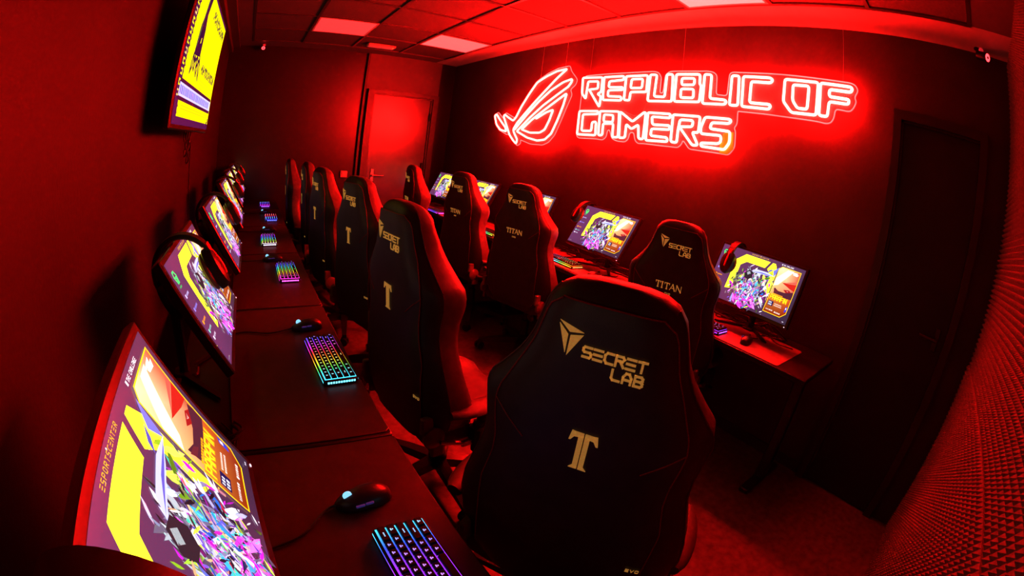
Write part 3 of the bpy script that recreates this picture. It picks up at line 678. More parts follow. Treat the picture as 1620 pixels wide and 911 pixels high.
# ================================================================== HEADSETS
def headset_meshes():
    m = {}
    arc = []
    for k in range(25):
        a = rad(-20 + 220*k/24); arc.append((math.cos(a)*.092, -.092 + math.sin(a)*.098))
    def strap(arc, x0, x1, th):
        mb = MB(); rings = []
        for i, (y, z) in enumerate(arc):
            a, b = arc[max(i-1,0)], arc[min(i+1,len(arc)-1)]; ty, tz = b[0]-a[0], b[1]-a[1]; L = math.hypot(ty,tz); ny, nz = tz/L, -ty/L
            rings.append([(x0,y,z),(x1,y,z),(x1,y+ny*th,z+nz*th),(x0,y+ny*th,z+nz*th)])
        mb.loft(rings, True, True); return mb
    m['band'] = strap(arc, -.019, .019, .010).mesh('headband', M_blackm)
    m['pad'] = strap([(y*.955, -.092+(z+.092)*.955) for y, z in arc[4:21]], -.016, .016, .005).mesh('headband_cushion', M_leather)
    m['forks'] = []
    for s in (-1, 1):
        mb = MB()
        mb.tube(bez([(0,s*.098,-.075),(0.012*0,s*.104,-.10),(.0,s*.108,-.135),(.0,s*.105,-.165)],5), .0055, 8)
        mb.rbox((-.012,s*.098-.006,-.10), (.012,s*.098+.006,-.06), .003)
        m['forks'].append(mb.mesh('fork', M_redpl))
    def cup(s):
        mb = MB(); rings = []
        for off, sc in ((-.012,.93),(-.008,1.),(.010,1.),(.020,.90),(.025,.6)):
            ring = []
            for k in range(22):
                a = 2*PI*k/22; r = .052*(1 + .10*math.cos(2*a+PI))
                ring.append((math.cos(a)*r*.88*sc, s*(.082+off), -.135 + math.sin(a)*r*1.12*sc))
            rings.append(ring)
        mb.loft(rings, True, True); return mb.mesh('ear_cup', M_blackpl)
    def pad(s):
        mb = MB(); pts = []
        for k in range(20):
            a = 2*PI*k/20; pts.append((math.cos(a)*.036, s*.066, -.135+math.sin(a)*.046))
        mb.tube(pts, .012, 8, closed=True); return mb.mesh('ear_pad', M_leather)
    m['cups'] = [cup(-1), cup(1)]; m['pads'] = [pad(-1), pad(1)]
    return m
HS = headset_meshes()
def headset(Mm, u, label, group, lift=0.):
    Mx = Mm @ Matrix.Translation(((u-.5)*MW, .002, MH/2 + .0045 + lift))
    t = thing('gaming_headset', label, 'headset', (0,0,0), group=group)
    t.matrix_world = Mx
    t.location = Mx.to_translation(); t.rotation_euler = Mx.to_euler()
    inst('headband', HS['band'], t); inst('headband_cushion', HS['pad'], t);
    for i in (0, 1):
        c = inst('ear_cup', HS['cups'][i], t); tag(inst('fork', HS['forks'][i], t), 'red metal fork'); inst('ear_pad', HS['pads'][i], c)
    return t
hl = ['hung over the near end of the bottom-left monitor', 'with a black arched band, hung over the second left-wall monitor', 'hung over the third left-wall monitor', 'hung over the fourth left-wall monitor', 'hung over the fifth left-wall monitor', 'hung over the farthest left-wall monitor']
for k, u in enumerate((.143,.36,.50,.48,.48,.50)):
    headset(MON_L[k], u, f'black gaming headset {hl[k]}', 'headsets on the left-wall monitors')
hr = ['hung over the left corner of the nearest monitor under the neon sign', 'hung over the left corner of the second monitor under the neon sign']
for k, u in enumerate((.205,.075)):
    headset(MON_R[k], u, f'red-lit gaming headset {hr[k]}', 'headsets on the sign-wall monitors')

# ================================================================== KEYBOARDS
KW, KD = .325, .112
ME_kcase = MB().rbox((-KW/2,-KD/2,0), (KW/2,KD/2,.019), .006).mesh('case', M_blackpl)
rows = [[1]*13+[2], [1.5]+[1]*12+[1.5], [1.75]+[1]*11+[2.25], [2.25]+[1]*10+[2.75], [1.25]*3+[6.25]+[1.25]*4]
UNIT = (KW-.012)/15; UD = (KD-.014)/5
keyme = {}
def key_mesh(w):
    if w not in keyme:
        a, b = w*UNIT/2-.0011, UD/2-.0016
        mb = MB(); mb.loft([[(-a,-b,0),(a,-b,0),(a,b,0),(-a,b,0)], [(-a*.97+.0005,-b*.95,.004),(a*.97-.0005,-b*.95,.004),(a*.97-.0005,b*.95,.004),(-a*.97+.0005,b*.95,.004)],
            [(-a+.0022,-b+.0026,.0085),(a-.0022,-b+.0026,.0085),(a-.0022,b-.0018,.0085),(-a+.0022,b-.0018,.0085)]], True, True)
        mb.cur = 1
        s = .0022
        for dx, dy in (((-.002,.0035),(.001,.0035),(-.0005,.0)) if w < 2 else ((-.008,.001),(-.004,.001),(0,.001))):
            mb.poly([(dx-s*.7,dy-s*.6,.0087),(dx+s*.7,dy-s*.6,.0087),(dx+s*.7,dy+s*.6,.0087),(dx-s*.7,dy+s*.6,.0087)])
        keyme[w] = mb.mesh('key', [M_key, M_legend], False)
    return keyme[w]
def hsv(h, s=1., v=1.):
    import colorsys
    return colorsys.hsv_to_rgb(h % 1, s, v)
def grad(stops, t):
    t = max(0, min(.9999, t))*(len(stops)-1); i = int(t); f = t-i
    return tuple(a*(1-f)+b*f for a, b in zip(stops[i], stops[i+1]))
def keyboard(loc, rz, stops, keys, label, group, gain=1.6):
    """stops: colours from the user's left end to the right end"""
    t = thing('keyboard', label, 'keyboard', loc, rz, group)
    inst('case', ME_kcase, t)
    mb = MB(); N = 30; z = .0193
    col = lambda k, g=gain: tuple(c*g for c in grad(stops, k/N))
    for k in range(N):
        x0, x1 = -KW/2+.005+(KW-.01)*k/N, -KW/2+.005+(KW-.01)*(k+1)/N
        mb.poly([(x0,-KD/2+.005,z),(x1,-KD/2+.005,z),(x1,KD/2-.005,z),(x0,KD/2-.005,z)], (col(k),col(k+1),col(k+1),col(k)))
    mb.build('backlight', M_glow, t, False)
    mb = MB()
    for k in range(N):     # glowing strip round the rim
        x0, x1 = -KW/2+.006+(KW-.012)*k/N, -KW/2+.006+(KW-.012)*(k+1)/N
        for yy in (-KD/2-.0004, KD/2+.0004):
            mb.poly([(x0,yy,.008),(x1,yy,.008),(x1,yy,.013),(x0,yy,.013)], (col(k,2.2),col(k+1,2.2),col(k+1,2.2),col(k,2.2)))
    for k, xx in ((0,-KW/2-.0004), (N,KW/2+.0004)):
        for j in range(11):
            y0 = -KD/2+.01+(KD-.02)*j/11
            mb.poly([(xx,y0,.007),(xx,y0+.006,.007),(xx,y0+.006,.014),(xx,y0,.014)], tuple(c*1.2+.25 for c in col(k,2.)))
    mb.build('light_strip', M_glow, t, False)
    if keys:
        for r, row in enumerate(rows):
            x = -KW/2+.006; y = KD/2-.007-UD*(r+.5)
            for w in row:
                cx = x + w*UNIT/2; x += w*UNIT
                o = inst('key', key_mesh(w), t, (cx, y, .0215)); c = grad(stops, (cx+KW/2)/KW); m = max(c) or 1
                o.color = (min(1,c[0]/m*.9+.25)*1.5, min(1,c[1]/m*.9+.25)*1.5, min(1,c[2]/m*.9+.25)*1.5, 1)
    else:
        mb = MB()
        for r, row in enumerate(rows):
            x = -KW/2+.006; y = KD/2-.007-UD*(r+.5)
            for w in row:
                cx = x + w*UNIT/2; x += w*UNIT; a, b = w*UNIT/2-.0015, UD/2-.0022
                mb.loft([[(cx-a,y-b,.0215),(cx+a,y-b,.0215),(cx+a,y+b,.0215),(cx-a,y+b,.0215)], [(cx-a+.002,y-b+.002,.03),(cx+a-.002,y-b+.002,.03),(cx+a-.002,y+b-.002,.03),(cx-a+.002,y+b-.002,.03)]], True, True)
        mb.build('keycaps', M_key, t, False)
    return t
CY, BL, PU, MG, RD, OR, YE, GR, WH = (.1,.75,1), (.06,.12,1), (.4,.05,1), (1,.05,.75), (1,.03,.06), (1,.3,.02), (.9,.9,.05), (.08,.9,.15), (.8,.75,1)
gl, gr = 'glowing keyboards on the left-wall desks', 'glowing keyboards on the sign-wall desks'
ZK = DZ + .0045
keyboard((.672,.815,ZK), rad(91), [RD,MG,MG,PU,PU,BL,CY], True, 'blue and purple backlit keyboard at the bottom edge of the view', gl, 1.5)
keyboard((.705,1.735,ZK), rad(92), [CY,CY,GR,YE,OR,RD,MG,PU,BL], True, 'rainbow backlit keyboard with a cyan near end on the second left-wall desk', gl, 1.5)
keyboard((.668,2.775,ZK), rad(90), [MG,MG,OR,YE,GR,CY,BL,PU], True, 'rainbow backlit keyboard with a pink near end on the third left-wall desk', gl, 1.7)
keyboard((.60,3.60,ZK), rad(90), [WH,YE,GR,CY,BL,PU,MG], True, 'rainbow backlit keyboard with a whitish near end on the fourth left-wall desk', gl, 1.8)
keyboard((.663,4.55,ZK), rad(90), [BL,BL,CY,PU,RD,OR,MG], False, 'blue-edged backlit keyboard on the fifth left-wall desk', gl, 2.0)
keyboard((.63,5.42,ZK), rad(90), [PU,MG,PU,BL,PU,CY], False, 'small-looking violet backlit keyboard on the farthest left-wall desk', gl, 2.0)
keyboard((2.545,1.58,ZK), rad(-90), [BL,PU,PU,PU], True, 'violet backlit keyboard half hidden behind the chair reading TITAN', gr, 1.4)
keyboard((2.555,2.79,ZK), rad(-90), [PU,BL,CY,GR,YE,OR], True, 'rainbow edged keyboard in front of the second sign-wall monitor', gr, 1.2)
keyboard((2.52,3.80,ZK), rad(-90), [PU,BL,CY,GR,YE], False, 'rainbow edged keyboard between two chair backs by the sign wall', gr, 1.4)
keyboard((2.50,4.93,ZK), rad(-90), [PU,PU,BL,MG], False, 'violet edged keyboard on the farthest sign-wall desk', gr, 1.4)

# ================================================================== MICE
def mouse_meshes():
    L = .125; rings = []
    n = 13
    for k in range(n):
        t = k/(n-1); y = -L/2 + L*t      # front is +y (away from the user)
        w = .031*(math.sin(PI*min(1,max(0,.08+.90*t)))**.45)*(1 - .10*math.exp(-((t-.55)/.18)**2))
        h = .040*(math.sin(PI*(.10+.80*(t**.85)))**.75) * (1 - .18*t)
        ring = []
        for a in range(15):
            q = PI*a/14
            ring.append((w*math.cos(q)*(1+.08*math.sin(q)), y, .003 + h*math.sin(q)**.8))
        rings.append(ring)
    mb = MB(); mb.loft(rings, True, True); body = mb.mesh('shell', mat('mouse_shell', (.03,.026,.028), .38, spec=.55, noise=.1, nscale=60), True, 60)
    mb = MB(); mb.lathe([(.007,-.0035),(.0105,-.0025),(.0105,.0025),(.007,.0035)], 14, Matrix.Translation((0,.034,.0305)) @ Matrix.Rotation(PI/2, 4, 'Y')); wheel = mb.mesh('scroll_wheel', M_mled)
    mb = MB(); mb.rbox((-.0335,-.012,.020), (-.029,.006,.025), .001); mb.rbox((-.0335,.008,.019), (-.029,.028,.024), .001)
    side = mb.mesh('side_button', mat('bluish_side_button', (.1,.1,.2), .3, emit=(.03,.02,.12), noise=.05, nscale=30))
    wheel2 = wheel.copy(); wheel2.materials.clear(); wheel2.materials.append(M_blackpl)
    return body, wheel, side, wheel2
MS = mouse_meshes()
def mouse(loc, rz, cable, label, group, wheel=True):
    t = thing('computer_mouse', label, 'mouse', loc, rz, group)
    inst('shell', MS[0], t); inst('scroll_wheel', MS[1] if wheel else MS[3], t); inst('side_button', MS[2], t)
    pts = [(0,.058,.010),(0,.085,.006)] + cable
    MB().tube(bez(pts, 8), .0026, 6).build('cable', M_cable, t)
    return t
ml, mr = 'mice on the left-wall desks', 'mice on the sign-wall desks'
mouse((.628,1.075,ZK), rad(97), [(-.05,.16,.005),(-.07,.26,.004),(-.10,.36,.005)], 'black mouse with a pale blue lit wheel beside the nearest keyboard', ml)
mouse((.672,2.02,ZK), rad(96), [(-.01,.16,.005),(.03,.26,.004),(0,.36,.005)], 'black mouse with a pale blue lit wheel on the second left-wall desk', ml)
mouse((.60,3.06,ZK), rad(90), [(.0,.16,.005),(.02,.24,.004),(0,.30,.005)], 'black mouse with a cyan lit wheel on the third left-wall desk', ml)
mouse((.61,3.95,ZK), rad(90), [(.0,.16,.005),(.02,.24,.004),(0,.30,.005)], 'red-topped looking mouse on the fourth left-wall desk', ml)
mouse((.62,4.86,ZK), rad(90), [(.0,.16,.005),(.02,.24,.004),(0,.30,.005)], 'mouse on the fifth left-wall desk beyond the blue-edged keyboard', ml)
mouse((2.588,1.285,ZK), rad(-80), [(.03,.12,.005),(.01,.17,.004),(.05,.22,.005)], 'red-lit mouse on the nearest desk under the neon sign', mr, False)
mouse((2.54,2.44,ZK), rad(-88), [(.0,.12,.005),(.04,.17,.004),(.02,.22,.005)], 'red-lit mouse on the second desk under the neon sign', mr, False)

# ================================================================== CABLE TANGLES ON THE DESKS
def tangle(name, cx, cy, lx, ly, n, seed, label, group):
    R = random.Random(seed); t = thing(name, label, 'cable', (cx, cy, DZ+.001), group=group)
    for k in range(n):
        pts = []
        m = R.randint(5, 7)
        for i in range(m):
            pts.append(((R.random()-.5)*lx, (i/(m-1)-.5)*ly*R.uniform(.6,1.1), .006 + (R.random()**2)*.06*(0 < i < m-1)))
        MB().tube(bez(pts, 7), R.choice([.0035,.0045,.0028]), 6).build('cable', M_cable, t)
    return t
gc = 'cable tangles behind the monitors'
tangle('cable_tangle', .315, 1.28, .16, .30, 5, 1, 'dark cable tangle on the desk between the first two left-wall monitors', gc)
tangle('cable_tangle', .30, 2.22, .14, .30, 4, 2, 'dark cable tangle between the second and third left-wall monitors', gc)
tangle('cable_tangle', 2.86, 1.40, .14, .60, 6, 3, 'dark cable tangle under the nearest sign-wall monitor', gc)
tangle('cable_tangle', 2.86, 2.55, .14, .60, 6, 4, 'red-lit cable tangle under the second sign-wall monitor', gc)
tangle('cable_tangle', 2.84, 3.10, .14, .40, 4, 5, 'red-lit cable tangle between the second and third sign-wall monitors', gc)

# ================================================================== GAMING CHAIRS
# local frame: x right of the sitter, y forward, z up, origin on the floor under the gas lift
LV = [(.42,.20),(.46,.24),(.50,.275),(.55,.295),(.62,.300),(.70,.286),(.78,.260),(.84,.242),(.89,.239),(.935,.246),(.975,.250),(1.005,.243),
      (1.035,.216),(1.065,.192),(1.09,.173),(1.13,.152),(1.18,.137),(1.215,.126),(1.24,.108),(1.255,.084),(1.262,.05)]
def hw_at(z):
    if z <= LV[0][0]: return LV[0][1]
    for (a, wa), (b, wb) in zip(LV, LV[1:]):
        if z <= b: return wa + (wb-wa)*(z-a)/(b-a)
    return LV[-1][1]
LEAN = math.tan(rad(3))
def yrear(z): return -.27 - LEAN*(z-1.186)
PROF = [(0,0),(.40,0),(.62,.003),(.76,.010),(.88,.026),(.96,.046),(1.0,.064),(1.0,.122),(.975,.142),(.91,.152),(.80,.146),(.66,.120),(.45,.100),(0,.096)]
DM = [(.42,1.35),(.46,1.35),(.58,1.25),(.70,1.0),(.80,.92),(.88,1.0),(.95,1.14),(1.0,1.12),(1.10,.86),(1.19,.66),(1.262,.6)]
def dm(z):
    if z <= DM[0][0]: return DM[0][1]
    for (a, wa), (b, wb) in zip(DM, DM[1:]):
        if z <= b: return wa + (wb-wa)*(z-a)/(b-a)
    return DM[-1][1]
def deep(fx, fy, z):
    # side bolsters reach further forward at the shoulders and hips
    return fy if fy < .01 else .01 + (fy-.01)*(dm(z) if fx > .75 else 1 if fx < .5 else 1+(dm(z)-1)*(fx-.5)/.25)
def prof_y(fx):
    fx = abs(fx)
    for (a, ya), (b, yb) in zip(PROF[:7], PROF[1:7]):
        if fx <= b: return ya + (yb-ya)*(fx-a)/(b-a)
    return PROF[6][1]
def dscale(z):
    return 1. if z < 1.21 else max(.35, 1 - ((z-1.21)/.052)**2*.6)
def rear(x, z, off=0.):
    h = hw_at(z); s = dscale(z)
    mid = .045*(1-s)
    return (x, yrear(z) + mid + deep(1, prof_y(min(1, abs(x)/h)), z)*s - off, z)
def backrest_mesh():
    zs = []
    for (a, _), (b, _) in zip(LV, LV[1:]):
        zs += [a, (a+b)/2]
    zs.append(LV[-1][0]); rings = []
    for z in zs:
        h = hw_at(z); s = dscale(z); mid = .045*(1-s); lum = .025*math.exp(-((z-.66)/.13)**2)
        r = [(h*fx, yrear(z)+mid+(deep(fx, fy, z) + (lum if fx < .7 and fy > .06 else 0))*s, z) for fx, fy in PROF]
        l = [(-x, y, zz) for x, y, zz in r[1:-1]][::-1]
        rings.append(r + l)
    mb = MB(); mb.loft(rings, True, True); n = len(rings[0])
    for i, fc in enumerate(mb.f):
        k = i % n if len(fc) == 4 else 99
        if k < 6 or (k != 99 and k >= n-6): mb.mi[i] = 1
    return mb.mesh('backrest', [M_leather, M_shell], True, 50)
PFR = .80     # rear panel half width as a fraction of the shell
def pw(z):
    t = max(0, min(1, (z-1.0)/.09))
    return min(hw_at(z)*(PFR + (.90-PFR)*t), .215)
def panel_mesh():
    zs = [.455 + (1.226-.455)*k/40 for k in range(41)]; rings = []
    for z in zs:
        w = pw(z)*(1 if z < 1.194 else 1-((z-1.194)/.032)**2*.18)
        rings.append([rear(w*(i/8-1), z, .0035) for i in range(17)])
    mb = MB(); mb.loft(rings, False, False); return mb.mesh('rear_panel', M_panel_l, True, 60)
def seams():
    mb = MB()
    def sew(pts): mb.tube([rear(x, z, .0045) for x, z in pts], .0017, 5)
    zs = [.46 + (1.224-.46)*k/44 for k in range(45)]
    for s in (-1, 1):
        sew([(s*pw(z)*(1 if z < 1.194 else 1-((z-1.194)/.032)**2*.18), z) for z in zs])
        sew([(s*pw(.98), .98), (s*.165,.95), (s*.125,.915)])
    w = pw(1.224)*.84; sew([(w*(i/8-1), 1.226) for i in range(17)])
    return mb.mesh('stitching', M_thread)
def side_piping():
    mb = MB()
    zs = [.47 + (1.24-.47)*k/44 for k in range(45)]
    for s in (-1, 1):
        mb.tube([(s*hw_at(z)*1.0, yrear(z)+deep(1,.064,z)*dscale(z)+.045*(1-dscale(z)), z) for z in zs], .0022, 5)
    return mb.mesh('side_piping', mat('dark_red_piping', (.12,.012,.015), .5, noise=.2, nscale=200))
def emboss(quads, off0=.005, off1=.0075):
    mb = MB()
    for q in quads:
        a = mb.add([rear(x, z, off1) for x, z in q]); b = mb.add([rear(x, z, off0) for x, z in q]); n = len(q)
        mb.face([a+k for k in range(n)])
        for k in range(n): mb.face((a+k, b+k, b+(k+1) % n, a+(k+1) % n))
    return mb
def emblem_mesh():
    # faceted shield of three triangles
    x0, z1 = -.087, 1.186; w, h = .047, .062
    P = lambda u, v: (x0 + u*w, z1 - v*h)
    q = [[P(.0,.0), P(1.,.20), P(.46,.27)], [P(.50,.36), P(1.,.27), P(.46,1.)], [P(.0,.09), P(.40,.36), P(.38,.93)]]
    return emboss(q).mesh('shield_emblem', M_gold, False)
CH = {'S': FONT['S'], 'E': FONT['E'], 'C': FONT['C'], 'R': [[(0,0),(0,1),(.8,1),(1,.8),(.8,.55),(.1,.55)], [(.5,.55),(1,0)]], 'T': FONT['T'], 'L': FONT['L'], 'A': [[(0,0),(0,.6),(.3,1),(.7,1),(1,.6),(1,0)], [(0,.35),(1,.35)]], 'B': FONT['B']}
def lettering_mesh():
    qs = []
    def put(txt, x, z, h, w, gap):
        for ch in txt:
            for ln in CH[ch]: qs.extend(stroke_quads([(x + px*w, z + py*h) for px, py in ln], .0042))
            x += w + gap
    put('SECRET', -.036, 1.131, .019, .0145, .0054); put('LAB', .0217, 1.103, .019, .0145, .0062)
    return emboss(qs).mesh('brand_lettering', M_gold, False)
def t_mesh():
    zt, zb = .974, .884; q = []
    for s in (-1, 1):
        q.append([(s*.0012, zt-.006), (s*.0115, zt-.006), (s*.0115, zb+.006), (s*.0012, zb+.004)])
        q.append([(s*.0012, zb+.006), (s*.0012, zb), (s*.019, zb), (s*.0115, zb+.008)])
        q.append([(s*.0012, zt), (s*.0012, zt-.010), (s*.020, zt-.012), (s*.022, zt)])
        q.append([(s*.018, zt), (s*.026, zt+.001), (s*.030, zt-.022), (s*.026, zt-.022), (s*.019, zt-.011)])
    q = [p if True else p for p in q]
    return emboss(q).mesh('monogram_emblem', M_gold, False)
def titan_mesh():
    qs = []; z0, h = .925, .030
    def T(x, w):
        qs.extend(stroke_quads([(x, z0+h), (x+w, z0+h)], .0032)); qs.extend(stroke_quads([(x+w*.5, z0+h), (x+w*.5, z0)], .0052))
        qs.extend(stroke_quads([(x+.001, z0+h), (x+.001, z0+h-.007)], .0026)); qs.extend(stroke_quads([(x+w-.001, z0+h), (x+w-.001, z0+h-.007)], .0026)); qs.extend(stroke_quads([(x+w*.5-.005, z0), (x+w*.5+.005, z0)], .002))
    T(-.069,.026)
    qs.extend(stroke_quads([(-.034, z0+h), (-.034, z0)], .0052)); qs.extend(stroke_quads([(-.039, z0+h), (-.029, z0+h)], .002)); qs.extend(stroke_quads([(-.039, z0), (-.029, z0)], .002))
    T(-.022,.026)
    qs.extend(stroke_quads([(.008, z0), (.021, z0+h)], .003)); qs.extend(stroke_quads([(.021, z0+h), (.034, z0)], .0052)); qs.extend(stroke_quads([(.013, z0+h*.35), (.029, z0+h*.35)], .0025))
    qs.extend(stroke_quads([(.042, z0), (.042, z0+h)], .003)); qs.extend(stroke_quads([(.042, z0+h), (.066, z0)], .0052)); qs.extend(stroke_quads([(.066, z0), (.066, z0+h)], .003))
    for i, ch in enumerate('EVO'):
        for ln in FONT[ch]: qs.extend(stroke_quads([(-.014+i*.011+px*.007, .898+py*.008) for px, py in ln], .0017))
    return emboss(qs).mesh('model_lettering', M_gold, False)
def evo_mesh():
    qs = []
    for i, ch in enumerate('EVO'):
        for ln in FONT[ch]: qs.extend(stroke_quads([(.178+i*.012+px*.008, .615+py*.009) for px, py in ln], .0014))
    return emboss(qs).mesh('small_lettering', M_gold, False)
def seat_mesh():
    mb = MB(); rings = []
    for k in range(13):
        t = k/12; y = -.20 + .50*t; hw = .255 + .02*math.sin(PI*t) - (.05 if k == 12 else 0) - (.015 if k == 11 else 0)
        up = .055*(1-t)*.2; zf = .475 - (.03 if k == 12 else .008 if k == 11 else 0)
        prof = [(0,.40),(hw*.7,.395),(hw*.95,.41),(hw,.44),(hw*.98,zf+.018),(hw*.85,zf+.028),(hw*.66,zf+.006),(hw*.4,zf),(0,zf)]
        r = [(x, y, z) for x, z in prof]; l = [(-x, yy, z) for x, yy, z in r[1:-1]][::-1]
        rings.append((r + l)[::-1])
    mb.loft(rings, True, True); return mb.mesh('seat', mat('seat_leatherette', (.05,.03,.033), .45, spec=.4, noise=.2, nscale=30, bump=.2, bscale=500), True, 60)
def base_parts():
    leg = MB(); leg.loft([[(-.028,.0,.085),(.028,0,.085),(.028,0,.135),(-.028,0,.135)], [(-.022,.18,.075),(.022,.18,.075),(.022,.18,.115),(-.022,.18,.115)], [(-.016,.335,.062),(.016,.335,.062),(.016,.335,.085),(-.016,.335,.085)]], True, True)
    leg = leg.mesh('base_leg', M_metal)
    w = MB()
    for s in (-1, 1):
        w.lathe([(.012,-.011),(.028,-.010),(.031,-.005),(.031,.006),(.027,.011)], 16, Matrix.Translation((s*.017,0,.031)) @ Matrix.Rotation(PI/2, 4, 'Y'))
    w.cyl((0,0,.031), (0,0,.068), .009, 8); w.rbox((-.010,-.024,.045), (.010,.024,.062), .004)
    wheel = w.mesh('caster_wheel', M_blackpl)
    l = MB(); l.lathe([(.035,.07),(.042,.08),(.042,.145),(.030,.15),(.030,.27),(.018,.272),(.018,.37)], 18); lift = l.mesh('gas_lift', M_blackm)
    p = MB(); p.rbox((-.10,-.14,.365), (.10,.13,.40), .02); p.cyl((.08,.05,.375), (.27,.05,.372), .007, 8); p.rbox((.25,.03,.366), (.31,.07,.378), .006); p.lathe([(.016,0),(.030,.006),(.030,.028),(.018,.034)], 16, Matrix.Translation((.16,-.13,.36)) @ Matrix.Rotation(rad(95), 4, 'X')); p.rbox((.13,-.18,.385), (.19,-.12,.40), .006)
    plate = p.mesh('tilt_mechanism', M_metal)
    h = {}
    for s in (-1, 1):
        m = MB()
        m.lathe([(.012,-.012),(.042,-.010),(.045,.006),(.030,.014),(.012,.016)], 20, Matrix.Translation((s*.262,-.205,.475)) @ Matrix.Rotation(s*PI/2, 4, 'Y'))
        m.rbox((s*.262-.010,-.215,.39), (s*.262+.010,-.16,.47), .006)
        m.rbox((s*.245-.012,-.25,.49), (s*.245+.012,-.20,.56), .006)
        h[s] = m.mesh('recline_hinge', mat('grey_hinge_plastic', (.16,.12,.12), .35, spec=.6, noise=.1, nscale=40))
    lv = MB(); lv.tube([(.285,-.19,.465),(.292,-.15,.455),(.292,-.08,.43)], .009, 8); lv.rbox((.284,-.10,.418), (.300,-.03,.442), .005)
    lever = lv.mesh('recline_lever', M_chrome)
    return leg, wheel, lift, plate, h, lever
def arm_meshes():
    out = {}
    for s in (-1, 1):
        X = s*.325 if s < 0 else .295
        a = MB(); a.rbox((X-.022,-.05,.375), (X+.022,.03,.52), .012); a.rbox((X-.030,-.06,.42), (X+.030,.04,.50), .014); a.rbox((s*.24-.075,-.03,.385), (s*.24+.10,.015,.40), .006)
        a.rbox((X-.018,-.035,.52), (X+.018,.015,.565), .008)
        b = MB(); rings = []
        for k in range(13):
            t = k/12; y = -.165 + .27*t; w = .050*(math.sin(PI*min(.985,max(.015,t)))**.28)
            rings.append([(X + w*math.cos(2*PI*j/14), y, .580 + .017*math.sin(2*PI*j/14)) for j in range(14)])
        b.loft(rings, True, True)
        out[s] = (a.mesh('armrest_post', M_blackm), b.mesh('armrest_pad', mat('armrest_pad_rubber', (.07,.05,.05), .5, spec=.45, noise=.15, nscale=60), True, 60))
    return out
CM = dict(back=backrest_mesh(), panel=panel_mesh(), seam=seams(), pipe=side_piping(), emb=emblem_mesh(), let=lettering_mesh(), T=t_mesh(), titan=titan_mesh(), evo=evo_mesh(), seat=seat_mesh(), arm=arm_meshes())
BP = base_parts()
def chair(P, yaw, kind, label, group, spin=20, dz=0.):
    a = rad(yaw); r = Vector((math.cos(a), math.sin(a), 0)); f = Vector((-math.sin(a), math.cos(a), 0))
    O = Vector((P[0], P[1], 0)) + r*(.087 if kind != 'c' else 0) + f*.27
    t = thing('gaming_chair', label, 'chair', O, a, group)
    up = (0,0,dz)
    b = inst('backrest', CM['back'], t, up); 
    p = inst('rear_panel', CM['panel'], t, up); tag(inst('stitching', CM['seam'], p), 'dark red stitched seam'); inst('side_piping', CM['pipe'], b)
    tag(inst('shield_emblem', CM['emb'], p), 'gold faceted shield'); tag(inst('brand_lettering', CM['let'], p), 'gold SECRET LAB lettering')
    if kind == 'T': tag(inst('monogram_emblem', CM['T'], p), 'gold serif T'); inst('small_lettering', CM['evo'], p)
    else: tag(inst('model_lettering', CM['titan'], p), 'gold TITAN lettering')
    inst('seat', CM['seat'], t, up)
    for s in (-1, 1):
        q = inst('armrest', CM['arm'][s][0], t, up); inst('armrest_pad', CM['arm'][s][1], q); inst('recline_hinge', BP[4][s], t, up)
    inst('recline_lever', BP[5], t, up); inst('tilt_mechanism', BP[3], t, up); inst('gas_lift', BP[2], t)
    for k in range(5):
        ang = rad(spin + 72*k); l = inst('base_leg', BP[0], t, (0,0,0), (0,0,ang)); inst('caster_wheel', BP[1], l, (0,.325,0), (0,0,rad(35*k)))
    return t
gL, gR = 'gold-monogrammed chairs beside the left-wall desks', 'gaming chairs at the sign-wall desks'
CL = [((.95,.94),-59), ((.919,1.905),-82), ((1.0,2.93),-76), ((.93,3.75),-82), ((.94,4.60),-91), ((.845,5.32),-93)]
cl = ['largest in the foreground, its back turned to the camera', 'second from the front in the left row, its red-lit side showing', 'third from the front in the left row', 'fourth from the front in the left row', 'fifth from the front in the left row', 'at the far end of the left row by the back wall']
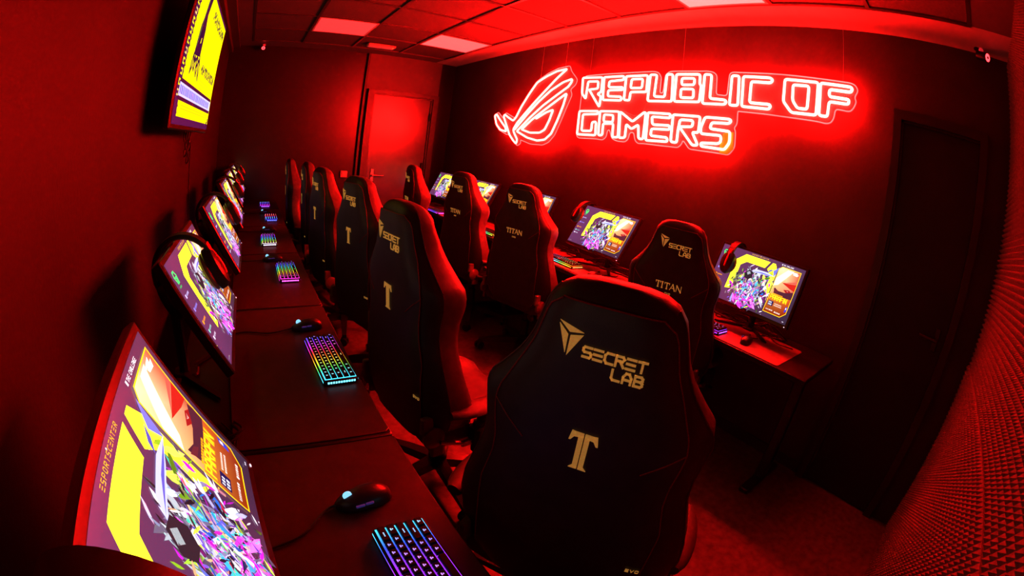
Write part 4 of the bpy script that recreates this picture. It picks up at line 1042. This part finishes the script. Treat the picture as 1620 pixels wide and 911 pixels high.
for k, ((P, yw), l) in enumerate(zip(CL, cl)): chair(P, yw, 'T', f'black gaming chair {l}', gL, 12+31*k)
CR = [((2.22,1.719),-69,.010), ((2.115,2.939),-75,.0127), ((2.075,3.744),-82,.015), ((1.955,4.53),-96,.012)]
cr = ['reading TITAN, nearest the camera by the sign wall', 'reading TITAN, second from the camera by the sign wall', 'reading TITAN, third from the camera by the sign wall', 'farthest by the sign wall, before the back door']
for k, ((P, yw, dz), l) in enumerate(zip(CR, cr)): chair(P, yw, 'N', f'black gaming chair {l}', gR, 40+23*k, dz)

# ================================================================== CAMERA AND WORLD
cam = D.cameras.new('camera'); co = D.objects.new('camera', cam); COL.objects.link(co)
cam.type = 'PANO'
try: cam.panorama_type = 'FISHEYE_EQUISOLID'
except Exception: pass
try: cam.cycles.panorama_type = 'FISHEYE_EQUISOLID'
except Exception: pass
for tgt in (cam, getattr(cam, 'cycles', None)):
    try:
        tgt.fisheye_lens = 716.3*36/1620; tgt.fisheye_fov = rad(220)
    except Exception: pass
cam.sensor_fit = 'HORIZONTAL'; cam.sensor_width = 36; cam.sensor_height = 36*911/1620; cam.clip_start = .01
yw, pt, rl = rad(-35.1405), rad(-16.5137), rad(7.6548)
f = Vector((-math.sin(yw)*math.cos(pt), math.cos(yw)*math.cos(pt), math.sin(pt))); rt = Vector((math.cos(yw), math.sin(yw), 0)); up = rt.cross(f)
Rv = rt*math.cos(rl) + up*math.sin(rl); Uv = -rt*math.sin(rl) + up*math.cos(rl)
Mx = Matrix(((Rv.x,Uv.x,-f.x,.4551), (Rv.y,Uv.y,-f.y,.3944), (Rv.z,Uv.z,-f.z,1.4454), (0,0,0,1)))
co.location = Mx.to_translation(); co.rotation_euler = Mx.to_euler()
SC.camera = co
w = D.worlds.new('world'); SC.world = w; w.use_nodes = True
w.node_tree.nodes['Background'].inputs['Color'].default_value = (.004,.0008,.001,1); w.node_tree.nodes['Background'].inputs['Strength'].default_value = 1
SC.view_settings.view_transform = 'Standard'; SC.view_settings.look = 'None'
SC.view_settings.exposure = 0; SC.view_settings.gamma = .8
